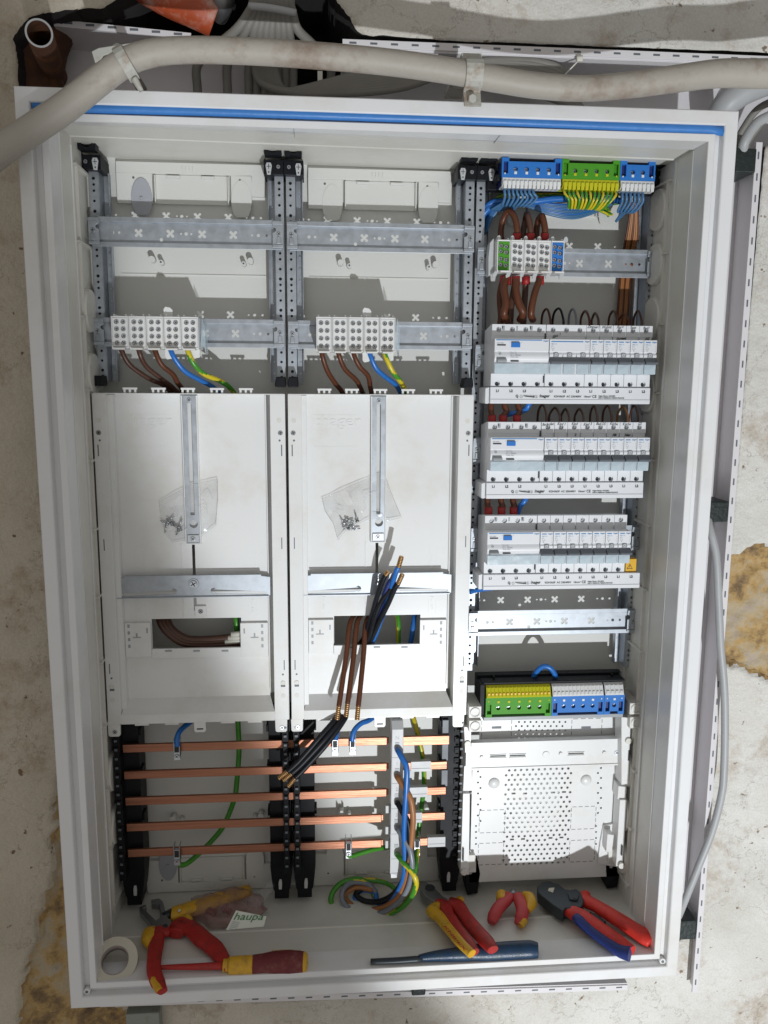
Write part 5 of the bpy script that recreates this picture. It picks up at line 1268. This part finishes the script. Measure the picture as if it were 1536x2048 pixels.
# ================================================================== TOOLS ON THE CABINET FLOOR
def FP(l): return [F(a,b,h) for a,b,h in l]
def flat(mb,outl,h0,h1,mi=0):
    lo=[F(a,b,h1) for a,b in outl]; n=len(lo)
    v=[(p.x,p.y,FLOOR+h1) for p in lo]+[(p.x,p.y,FLOOR+h0) for p in lo]
    return mb.add(v,[list(range(n)),list(range(2*n-1,n-1,-1))]+[(i,(i+1)%n,(i+1)%n+n,i+n) for i in range(n)],False,mi)
# tape roll (leans a little against the left wall)
t=thing('tape_roll','roll of cream masking tape in the lower left corner','tape roll',F(232,1960))
c=F(231,1924,.012); ax=Vector((.10,-.62,.78)).normalized()
def annulus(mb,c,ax,r0,r1,h,mi=0,n=48):
    up=Vector((1,0,0)); a=(up-ax*up.dot(ax)).normalized(); b=ax.cross(a); rg=[]
    for (r,o) in ((r0,-h/2),(r1,-h/2),(r1,h/2),(r0,h/2),(r0,-h/2)): rg.append([c+ax*o+(a*math.cos(2*math.pi*k/n)+b*math.sin(2*math.pi*k/n))*r for k in range(n)])
    for i in range(4): mb.loft([rg[i],rg[i+1]],mi,i in (1,3),False)
mb=MB(); annulus(mb,c,ax,.0175,.0285,.017); mb.build('tape',tapew,t)
mb=MB(); annulus(mb,c,ax,.0164,.01745,.0174); mb.build('core',core,t)
# left pliers: open cable cutters
t=thing('pliers','open red and yellow handled pliers in the lower left of the cabinet','pliers',F(370,1900))
MB().tube(FP([(350,1868,.012),(362,1850,.013),(385,1860,.013),(405,1878,.013),(428,1896,.012),(446,1920,.012),(458,1936,.012)]),[.0125,.0135,.0125,.0130,.0125,.010,.007],14,8,flat=.62).build('handle',redh,t)
MB().tube(FP([(338,1862,.012),(316,1866,.014),(312,1890,.014),(309,1915,.013),(308,1940,.013),(316,1966,.012),(326,1984,.010)]),[.009,.0115,.0105,.0095,.0095,.0095,.006],14,8,flat=.62).build('handle',redh,t)
MB().tube(FP([(313,1860,.013),(302,1866,.014),(299,1880,.014),(304,1896,.013)]),[.006,.011,.011,.004],14,8,flat=.8).build('handle_grip',yelh,t)
MB().tube(FP([(358,1838,.013),(372,1838,.014),(378,1848,.014),(392,1858,.012)]),[.004,.008,.008,.003],14,8,flat=.8).build('handle_grip',yelh,t)
MB().tube(FP([(305,1945,.014),(309,1962,.014),(319,1982,.012)]),[.003,.0055,.005],10,8,flat=.8).build('handle_grip',yelh,t)
mb=MB(); flat(mb,[(306,1852),(280,1822),(278,1814),(292,1808),(293,1813),(287,1816),(312,1840),(322,1834),(318,1808),(303,1806),(302,1799),(318,1796),(326,1802),(334,1832),(346,1846),(332,1862),(315,1862)],.006,.016); mb.build('jaws',tsteel,t,bevel=.001)
mb=MB(); q=F(330,1854,.0175); mb.cyl(q,q+Vector((0,0,.002)),.004,.0035,16); mb.build('pivot',gunm,t)
# screwdriver
t=thing('screwdriver','insulated screwdriver with maroon and yellow handle lying in front','screwdriver',F(450,1930))
MB().tube(FP([(320,1935,.012),(350,1934,.012),(400,1933,.012),(448,1931,.012)]),[.0028,.0034,.0042,.0050],12,4).build('shaft',redh,t)
MB().tube(FP([(293,1934,.012),(305,1935,.012),(320,1935,.012)]),[.0012,.0026,.0026],8,3,flat=.5).build('blade',tsteel,t)
MB().tube(FP([(447,1931,.012),(458,1931,.012),(459,1931,.012),(480,1930,.012),(506,1929,.012)]),[.0080,.0080,.0105,.0112,.0112],18,4).build('collar',yelh,t)
MB().tube(FP([(505,1929,.012),(525,1927,.012),(550,1925,.012),(580,1924,.012),(607,1924,.012)]),[.0112,.0118,.0138,.0142,.0125],18,6).build('grip',maroon,t)
MB().tube(FP([(606,1924,.012),(611,1924,.012),(615,1924,.012)]),[.0125,.0122,.009],18,3).build('end_cap',yelh,t)
mb=MB()
for k in range(11):
    q=F(545+k*5.4,1903-(.5 if 2<k<8 else -.6),.020); mb.box(q.x-.0011,q.x+.0011,q.y-.001,q.y+.002,q.z-.001,q.z+.0012)
mb.build('grip_rib',yelh,t)
# yellow cable knife behind
t=thing('cable_knife','yellow handled cable knife lying behind the open pliers','knife',F(420,1820))
MB().tube(FP([(344,1828,.012),(356,1826,.012),(400,1812,.012),(450,1795,.012),(500,1780,.012)]),[.0125,.0135,.0135,.0125,.010],12,5,flat=.7).build('handle',yelh,t)
MB().tube(FP([(325,1834,.012),(345,1826,.012)]),[.006,.008],10,1,flat=.8).build('ferrule',gunm,t)
mb=MB(); q=F(359,1822,.0215); mb.cyl(q,q+Vector((0,-.001,.0015)),.002,.002,10); mb.build('rivet',steel,t)
# red film bag with a printed card
t=thing('parts_bag','crumpled reddish plastic bag with a printed white card, lower left','plastic bag',F(450,1840))
mb=MB(); rings=[]; c=F(455,1820,.0); N=36
for a in range(13):
    th=math.pi*a/12; rr=[]
    for k in range(N):
        ph=2*math.pi*k/N; d=Vector((math.sin(th)*math.cos(ph),math.sin(th)*math.sin(ph),math.cos(th)))
        f=1+.35*noise.noise(d*2.2+Vector((3,1,2)))+.16*noise.noise(d*6)
        rr.append((c.x+d.x*.058*f,c.y-.008+d.y*.036*f,FLOOR+.001+max(0,(d.z+.45)*.017*f)))
    rings.append(rr)
mb.loft(rings,0,True,False); mb.build('film',bagr,t)
mb=MB(); l=[P(500,1810,.13),P(525,1790,.145),P(545,1765,.155),P(552,1740,.16)]; mb.tube(l,[.016,.011,.006,.0015],12,5,flat=.5); mb.build('film_tip',bagm,t)
mb=MB()
random.seed(3)
for k in range(6):
    q=F(400+k*15,1828+random.uniform(-8,6),.008); mb.cyl(q,q+Vector((random.uniform(-.012,.012),.006,.003)),.0045,.004,10)
mb.build('contents',maroon,t)
cd_=[P(472,1821,.060),P(533,1833,.058),P(527,1853,.052),P(452,1860,.050)]
cc=MB(); off=Vector((0,-.0006,.0003)); cc.add([*cd_,*[p-off*2 for p in cd_]],[(0,1,2,3),(7,6,5,4),(0,4,5,1),(1,5,6,2),(2,6,7,3),(3,7,4,0)]); co_=cc.build('card',card,t)
tm=MB(); text_mb(tm,'haupa',0,0,0,1.0,0)
xs=[v[0] for v in tm.v]; zs=[v[2] for v in tm.v]; W_=max(xs); 
A_=cd_[0].lerp(cd_[3],.48); B_=cd_[1].lerp(cd_[2],.35); U=(B_-A_)*.93; V_=(cd_[0]-cd_[3])*.62; Nn=Vector((0,-.0009,.0006))
tm.v=[tuple(A_+U*(.05+v[0]/W_*.93)+V_*(v[2]*.85)+Nn) for v in tm.v]; 
for k in range(5):
    a0=cd_[3].lerp(cd_[0],.08+.09*k)+(cd_[1]-cd_[0])*.06; a1=a0+(cd_[1]-cd_[0])*.24; up_=(cd_[0]-cd_[3])*.025
    tm.add([a0+Nn,a1+Nn,a1+up_+Nn,a0+up_+Nn],[(0,1,2,3)],False,1)
tm.build('lettering',[inkgr,inkg],co_)
# middle pliers
t=thing('pliers','closed red and yellow combination pliers lying low in the middle','pliers',F(920,1850))
MB().tube(FP([(898,1806,.013),(915,1812,.013),(928,1830,.013),(950,1858,.020),(972,1882,.027),(986,1900,.027)]),[.0105,.0115,.0105,.0110,.0110,.0080],14,8,flat=.7).build('handle',redh,t)
MB().tube(FP([(872,1806,.014),(888,1812,.014),(896,1830,.014),(914,1858,.020),(934,1885,.027),(948,1905,.026)]),[.008,.0105,.0095,.0095,.0100,.0080],14,8,flat=.7).build('handle',redh,t)
MB().tube(FP([(878,1808,.016),(866,1822,.015),(880,1836,.016),(897,1858,.021),(922,1886,.028),(944,1908,.027)]),[.0045,.0105,.0085,.0075,.0072,.0065],14,8,flat=.85).build('handle_grip',yelh,t)
MB().tube(FP([(914,1798,.013),(921,1800,.014),(922,1812,.014)]),[.004,.006,.003],12,6,flat=.8).build('handle_grip',yelh,t)
mb=MB(); flat(mb,[(838,1762),(852,1763),(870,1776),(886,1792),(896,1797),(888,1812),(868,1802),(850,1792),(840,1778)],.006,.018); mb.build('jaws',tsteel,t,bevel=.0012)
mb=MB(); q=F(860,1776,.018); mb.cyl(q,q+Vector((0,0,.0015)),.0075,.0072,20); mb.build('pivot',gunm,t)
tm=MB(); text_mb(tm,'KNIPEX',0,0,0,1.0,0,bold=.02); W_=max(v[0] for v in tm.v)
A_=F(889,1852,.0295); B_=F(932,1902,.0335); U=(B_-A_); Vv=Vector((U.y,-U.x,0)).normalized()*-.0062; up_=Vector((0,-.0003,.0006))
tm.v=[tuple(A_+U*(v[0]/W_)+Vv*(v[2]-.35)+up_) for v in tm.v]; tm.build('lettering',redh,t)
# blue screwdriver
t=thing('screwdriver','dark blue handled screwdriver lying along the front edge of the floor','screwdriver',F(900,1910))
MB().tube(FP([(741,1923,.008),(790,1921,.009),(845,1917,.010)]),[.0042,.0045,.0045],8,3,flat=.7).build('shaft',gunm,t)
MB().tube(FP([(838,1916,.010),(870,1912,.011),(920,1908,.012),(945,1906,.010),(975,1905,.010),(1020,1902,.010),(1060,1900,.010),(1076,1901,.010)]),[.004,.0065,.009,.0108,.0118,.0122,.0122,.0095],14,6).build('handle',bhand,t)
# small cutters
t=thing('side_cutters','small faded red and yellow side cutters standing behind the blue screwdriver','side cutters',F(1022,1840))
for s_,pts in ((0,[(1018,1792,.02),(1012,1800,.02),(998,1815,.018),(988,1832,.014),(983,1846,.010)]),(1,[(1034,1792,.02),(1040,1803,.02),(1045,1820,.018),(1042,1838,.014),(1036,1850,.010)])):
    MB().tube(FP(pts),[.0085,.0095,.0095,.0092,.0060],14,8,flat=.8).build('handle',mat('faded_red',(.50,.045,.05),.45) if s_==0 else MATS['faded_red'],t)
MB().tube(FP([(1012,1788,.02),(1004,1790,.02),(1003,1800,.02),(1000,1808,.018)]),[.004,.0085,.0085,.003],12,6).build('handle_grip',yelh,t)
MB().tube(FP([(1046,1788,.02),(1058,1795,.02),(1062,1808,.02),(1056,1822,.018)]),[.004,.0085,.0085,.004],12,6).build('handle_grip',yelh,t)
MB().tube(FP([(1048,1832,.015),(1046,1842,.013),(1040,1852,.010)]),[.004,.0065,.0050],12,6).build('handle_grip',yelh,t)
MB().cyl(F(1026,1794,.02),F(1027,1780,.02),.006,.004).build('jaws',tsteel,t)
# crimping tool
t=thing('crimping_pliers','black headed crimping pliers with bright red and blue handles, lower right','crimping pliers',F(1180,1850))
mb=MB(); flat(mb,[(1074,1773),(1083,1764),(1100,1762),(1118,1768),(1130,1778),(1140,1779),(1152,1777),(1162,1784),(1168,1800),(1164,1812),(1150,1818),(1132,1815),(1126,1822),(1110,1812),(1090,1796),(1076,1784)],.008,.026); mb.build('head',gunm,t,bevel=.0015)
mb=MB(); flat(mb,[(1098,1776),(1109,1775),(1106,1785),(1096,1781)],.0262,.0268); mb.build('die_opening',tapew,t)
mb=MB(); flat(mb,[(1135,1785),(1148,1781),(1158,1790),(1154,1800),(1140,1798)],.026,.0285); q=F(1152,1796,.0285); mb.cyl(q,q+Vector((0,0,.0012)),.0035,.003,14); mb.build('ratchet',gunm,t,bevel=.0008)
MB().tube(FP([(1172,1786,.018),(1170,1800,.018),(1192,1812,.018),(1225,1832,.018),(1262,1856,.016),(1290,1874,.014),(1303,1884,.012)]),[.006,.0118,.0105,.0115,.0125,.0130,.0100],16,8,flat=.75).build('handle',redo,t)
MB().tube(FP([(1132,1820,.018),(1148,1826,.018),(1170,1838,.018),(1205,1862,.016),(1238,1886,.014),(1262,1904,.012)]),[.0085,.0120,.0120,.0115,.0115,.0105],16,8,flat=.75).build('handle',redo,t)
MB().tube(FP([(1150,1832,.021),(1160,1842,.019),(1182,1862,.016),(1215,1886,.014),(1240,1902,.013),(1260,1908,.014)]),[.006,.0085,.0075,.0075,.0090,.0108],16,8,flat=.85).build('handle_grip',blued,t)
mb=MB(); flat(mb,[(1180,1822),(1200,1832),(1212,1842),(1205,1846),(1186,1836)],.010,.016); mb.build('spring_arm',gunm,t,bevel=.0008)

# ================================================================== OLD SHEATHED MAIN AND CLAMPS
pp=[(-60,352),(0,302),(60,262),(130,215),(200,160),(245,128),(285,111),(350,101),(480,102),(640,112),(780,125),(900,142),(1000,160),(1080,172),(1170,177),(1260,170),(1350,158),(1440,147),(1536,147),(1640,136),(1900,120)]
MBp=MB(); MBp.tube([P(a,b,-.024) for a,b in pp],[.0150,.0150,.0150,.0148,.0142,.0138,.0134]+[.0130]*8+[.0134,.0140,.0146,.0152,.0158,.016],20,8)
tag(MBp.build('old_main_cable',pipem),'thick old painted main cable sagging across the top of the cabinet','main cable')
def strap(cx,cy,ang,label,wpx,loc2):
    t=thing('cable_clamp',label,'cable clamp',P(cx,cy,-.03),'old clamps on the main cable')
    return t
t=thing('cable_clamp','old painted U clamp on the main cable above the second gap','cable clamp',P(946,150,-.03),'old clamps on the main cable')
c=P(946,148,-.024); 
mb=MB(); w=.0095; R_=.0155
prof=[]
for k in range(9):
    a=math.radians(100-k*22); prof.append((c.y-R_*math.cos(math.radians(-90+k*22.5))*1.0, c.z+R_*math.sin(math.radians(90-k*22.5))))
outer=[(c.y-R_*math.sin(math.pi*k/8),c.z+R_*math.cos(math.pi*k/8)) for k in range(9)]; inner=[(c.y-(R_-.0028)*math.sin(math.pi*k/8),c.z+(R_-.0028)*math.cos(math.pi*k/8)) for k in range(9)]
outer=[(.06,c.z+R_)]+outer+[(c.y+.004,c.z-R_-.001),(c.y-.002,c.z-R_-.013),(c.y-.004,c.z-R_-.018)]; inner=[(.06,c.z+R_-.0028)]+inner+[(c.y+.007,c.z-R_),(c.y+.001,c.z-R_-.013),(c.y-.001,c.z-R_-.018)]
mb.profx(outer+inner[::-1],c.x-w,c.x+w); mb.build('strap',clampm,t,bevel=.0008)
mb=MB(); mb.cyl((c.x-.001,c.y-.003,c.z-R_-.011),(c.x-.001,c.y-.008,c.z-R_-.011),.0055,.0045,6); mb.build('bolt',clampm,t,bevel=.0008)
mb=MB(); mb.box(c.x-w-.003,c.x+w,c.y+.001,.10,c.z+R_-.001,c.z+R_+.006); mb.build('bracket_arm',clampm,t,bevel=.0008)
t=thing('cable_clamp','old painted two part clamp where the main cable bends at upper left','cable clamp',P(250,130,-.03),'old clamps on the main cable')
c=P(252,128,-.024); d=(P(285,111,-.024)-P(200,160,-.024)).normalized(); nrm=Vector((d.z,0,-d.x)).normalized(); yv=Vector((0,-1,0))
rg=[]
for k in range(11):
    a=math.radians(-20+k*22); R1=.0175
    if k==0: pass
    v=nrm*math.cos(a)*R1+yv*math.sin(a)*R1
    v2=nrm*math.cos(a)*(R1-.004)+yv*math.sin(a)*(R1-.004)
    rg.append([c-d*.0055+v2,c+d*.0055+v2,c+d*.0055+v,c-d*.0055+v])
mb=MB(); mb.loft(rg,0,False,True)
mb.build('strap',clampm,t,bevel=.0006)
mb=MB(); mb.prism([XZ(a,b,-.03) for a,b in ((184,104),(198,97),(262,87),(270,101),(208,112),(203,121),(191,128))],-.032,-.026); mb.build('clamp_ear',clampm,t,bevel=.0008)
mb=MB(); e=c+nrm*.024; mb.tube([c+nrm*.017+yv*.003,e+yv*.002,e+nrm*.006+yv*.001],[.006,.0055,.004],8,3,flat=.6); e=c-nrm*.010; mb.tube([Vector((c.x,.10,c.z))-nrm*.018,Vector((c.x,-.02,c.z))-nrm*.018],[.006,.006],8,1); mb.build('clamp_foot',clampm,t)

# ================================================================== DUCTS AROUND THE CABINET
Yd=.090; Yk=.170
def slots(mb,a,b,fix,axis,w0,Y,n,mi=1):
    for k in range(n):
        u=a+(b-a)*(k+.5)/n; h=abs(b-a)/n*.17
        if axis=='x': mb.box(u-h,u+h,Y-.0003,Y+.0002,fix-w0,fix+w0,mi)
        else: mb.box(fix-w0,fix+w0,Y-.0003,Y+.0002,u-h,u+h,mi)
t=thing('cable_duct','open slotted white cable duct running along above the cabinet','cable duct',(.2,Yk,.56),'slotted cable ducts round the cabinet')
mb=MB(); x0=-.0487; x1=.62; zt=.6435
mb.box(x0,x1,Yd,Yd+.003,zt-.0085,zt); mb.box(x0,x1,Yd+.003,Yk,zt-.0105,zt-.0085); mb.box(x0,x1,Yk,Yk+.002,.556,zt); mb.build('duct_body',ductm,t,bevel=.0004)
mb=MB(); slots(mb,x0,x1,zt-.004,'x',.0011,Yd,27,0); mb.build('duct_slot',greyd,t)
t=thing('cable_duct','open slotted white cable duct running down the right of the cabinet','cable duct',(.44,Yk,-.64),'slotted cable ducts round the cabinet')
mb=MB(); xo=.4790
mb.box(xo-.0085,xo,Yd,Yd+.003,-.655,.543); mb.box(xo-.0025,xo-.0005,Yd+.003,.140,-.655,.540); mb.box(.402,xo,.140,.142,-.62,.545)
nn=46
for k in range(nn):
    z=.53-k*.0255; mb.box(.4105,.4125,.112,.130,z-.0165,z); 
mb.box(.4105,.4125,.130,.1395,-.62,.54); mb.box(.4105,.4125,.104,.112,-.62,.54); mb.build('duct_body',ductm,t,bevel=.0004)
mb=MB(); slots(mb,-.65,.54,xo-.0045,'z',.0010,Yd,46,0); mb.build('duct_slot',greyd,t)
t=thing('cable_duct','slotted white cable duct showing under the bottom edge of the cabinet','cable duct',(0,Yk,-.63),'slotted cable ducts round the cabinet')
p0=P(200,2008,Yd); p1=P(1255,1974,Yd); mb=MB(); mb.prism([(p0.x,p0.z+.004),(p1.x,p1.z+.003),(p1.x,p1.z-.005),(p0.x,p0.z-.005)],Yd,Yd+.003); mb.prism([(p0.x,p0.z+.006),(p1.x,p1.z+.005),(p1.x,p1.z+.003),(p0.x,p0.z+.004)],Yd+.002,Yk)
mb.build('duct_body',ductm,t)
mb=MB()
for k in range(30):
    f=(k+.5)/30; q=p0.lerp(p1,f); mb.box(q.x-.0045,q.x+.0045,Yd-.0003,Yd+.0002,q.z-.0012,q.z+.0008)
mb.build('duct_slot',greyd,t)
t=thing('cable_duct','short end of slotted cable duct in the dark opening at upper left','cable duct',P(250,70,.15),'slotted cable ducts round the cabinet')
mb=MB(); a=[XZ(108,38,.13),XZ(382,66,.13),XZ(380,78,.13),XZ(108,52,.13)]; mb.prism(a,.13,.133); a=[XZ(110,56,.2),XZ(560,84,.2),XZ(560,190,.2),XZ(110,190,.2)]; mb.prism(a,.2,.202)
a0=P(108,52,.132); a1=P(380,78,.132); mb.add([(a0.x,.133,a0.z),(a1.x,.133,a1.z),(a1.x,.2,a1.z-.001),(a0.x,.2,a0.z-.001)],[(0,1,2,3)]); mb.build('duct_body',ductm,t)
mb=MB()
for k in range(6):
    q=P(136+k*44,46+k*4.4,.13); mb.box(q.x-.005,q.x+.005,.1296,.1302,q.z-.0013,q.z+.0013)
mb.build('duct_slot',greyd,t)
q=P(1440,245,Yd)
# mounting blocks at the cabinet's edge
for k,(x0_,x1_,y0_,y1_,lb) in enumerate([(1468,1511,295,346,'upper right corner of the cabinet'),(1415,1456,1003,1044,'middle of the right side of the cabinet'),(1355,1392,1843,1879,'lower right corner of the cabinet'),(824,851,1968,1991,'middle of the bottom edge of the cabinet')]):
    a=P(x0_,y0_,.085); b=P(x1_,y1_,.085); mb=MB(); mb.box(a.x,b.x,.085,.168,b.z,a.z)
    tag(mb.build('wall_fixing_block',foam,None,bevel=.002),'black block wedged at the '+lb,'fixing block','black fixing blocks at the cabinet edge')
# ================================================================== OUTSIDE CABLES
tag(MB().tube(WP([(1405,980,.12),(1418,1050,.085),(1432,1110,.078),(1437,1200,.078),(1441,1290,.078),(1448,1370,.078),(1450,1450,.078),(1448,1540,.078),(1443,1590,.078),(1425,1660,.08),(1398,1730,.08),(1370,1800,.085),(1350,1850,.10)]),.0052,12,8).build('grey_cable',cabg),'grey round cable bowing out beside the right edge of the cabinet','cable')
tag(MB().tube(WP([(1430,260,.13),(1448,215,.10),(1478,188,.09),(1520,168,.085),(1600,140,.08)]),.0165,18,8).build('grey_conduit',cabg),'thick grey conduit rising behind the upper right corner','conduit')
tag(MB().tube(WP([(1484,320,.10),(1488,288,.085),(1506,256,.08),(1530,236,.078),(1600,210,.075)]),.0062,12,8).build('grey_cable',cabg),'thin grey cable curving up from the upper right black block','cable')
GB='pale cables bundled above the cabinet'
random.seed(11)
for k,(xt,xm,xb) in enumerate([(508,472,395),(514,492,455),(522,508,498),(530,520,514),(540,532,530),(548,543,543),(556,556,556),(564,567,570),(572,578,586),(580,596,660)]):
    wire([P(xt+random.uniform(-2,2),-70,.07),P(xt,0,.08),P(xt+(xm-xt)*.35,30,.09),P(xm,60,.10),P((xm+xb)/2,92,.125),P(xb,130,.150),P(xb,180,.165),P(xb,230,.17)],.0056,cabw,'%s pale cable from the left in the bunch dropping behind the cabinet'%ORD[k],'pale cables dropping into the dark opening',n=10,sub=6)
tag(MB().tube([P(498,12,.070),P(540,16,.066),P(592,26,.070)],[.004,.004,.004],8,4).build('cable_strap',cabg),'grey strap tying the bunch of pale cables at the top edge','cable tie')
for k in range(9):
    a=k*5
    wire([P(500+a,60,.15),P(508+a,120,.15),P(522+a,165+a*.25,.135),P(590,185+a*.1-k,.118),P(700,186-k*4,.108),P(800,176-k*5,.104),P(880,150-k*3,.099),P(950,126+k*1.5,.098),P(1020,121+k*5,.097),P(1085,126+k*8,.098),P(1130,150+k*7,.102),P(1160+k*3,230,.12)],.0047,cabw,'%s pale cable of the bundle lying in the duct above the cabinet'%ORD[k],GB,n=10,sub=6)
q0=P(1122,158,.090); q1=P(1160,118,.085)
t=thing('cable_tie','pale cable tie standing up from the bundle above the cabinet','cable tie',q0)
MB().tube([q0,q1],[.0018,.0018],6,1,flat=.5).build('tail',wwhite,t); mb=MB(); mb.box(q1.x-.004,q1.x+.003,q1.y-.002,q1.y+.003,q1.z-.003,q1.z+.004); mb.build('head',wwhite,t,bevel=.0006)
a=P(640,148,.13); mb=MB(); mb.box(a.x-.003,a.x+.003,.12,.123,a.z-.035,a.z)
tag(mb.build('cable_tie',wwhite),'pale flat cable tie hanging behind the main cable','cable tie')
t=thing('rusty_pipe','cut open rusty steel pipe stub sticking out at the upper left','pipe',P(80,70,.06))
c=P(78,66,.02); ax=(P(126,190,.30)-c).normalized(); up=Vector((1,0,0)); A1=(up-ax*up.dot(ax)).normalized(); B1=ax.cross(A1)
rg=[]
for r_,o_ in ((.0122,.16),(.0122,0),(.0142,0),(.0142,.30)): rg.append([c+ax*o_+(A1*math.cos(2*math.pi*k/40)+B1*math.sin(2*math.pi*k/40))*r_ for k in range(40)])
mb=MB(); mb.loft([rg[2],rg[3]],0,True,False); mb.loft([rg[0],rg[1]],0,True,False); mb.loft([rg[1],rg[2]],1,False,False); mb.build('pipe_wall',[rust,steel],t)
tag(MB().tube(WP([(120,-40,.16),(60,80,.17),(45,240,.17)]),.045,20,6).build('soil_pipe',rust),'big dark rusty pipe in the opening behind the cut pipe stub','pipe')
tag(MB().tube(WP([(230,-70,.13),(330,-12,.13),(392,16,.13),(430,36,.135)]),[.022,.023,.023,.022],20,6).build('orange_pipe',ora),'orange painted pipe end at the top of the dark opening','pipe')
tag(MB().tube(WP([(440,-40,.12),(446,0,.12),(440,40,.14)]),[.014,.014,.008],14,6).build('steel_lug',tsteel),'dull steel fitting next to the orange pipe','fitting')

for k,(xa,r_) in enumerate(((1500,.0045),(1522,.0045))):
    wire(WP([(xa-40,330,.15),(xa-28,290,.13),(xa-12,255+k*8,.12),(xa+20,215+k*14,.11),(xa+80,190+k*16,.10)]),r_,cabw,'%s dull cable curving out of the duct at the upper right'%['thin upper','thin lower'][k],'dull cables at the upper right corner')
q0=P(255,2016,.10); q1=P(325,2100,.10)
tag(MB().box(q0.x,q1.x,.088,.108,q1.z,q0.z).build('timber_batten',mat('grey_green_board',(.26,.28,.25),.7,dirt=(.2,.17,.13),dscale=30),None,bevel=.001),'grey green batten under the lower left of the cabinet','batten')
# world units are metres throughout; nothing is linked from files
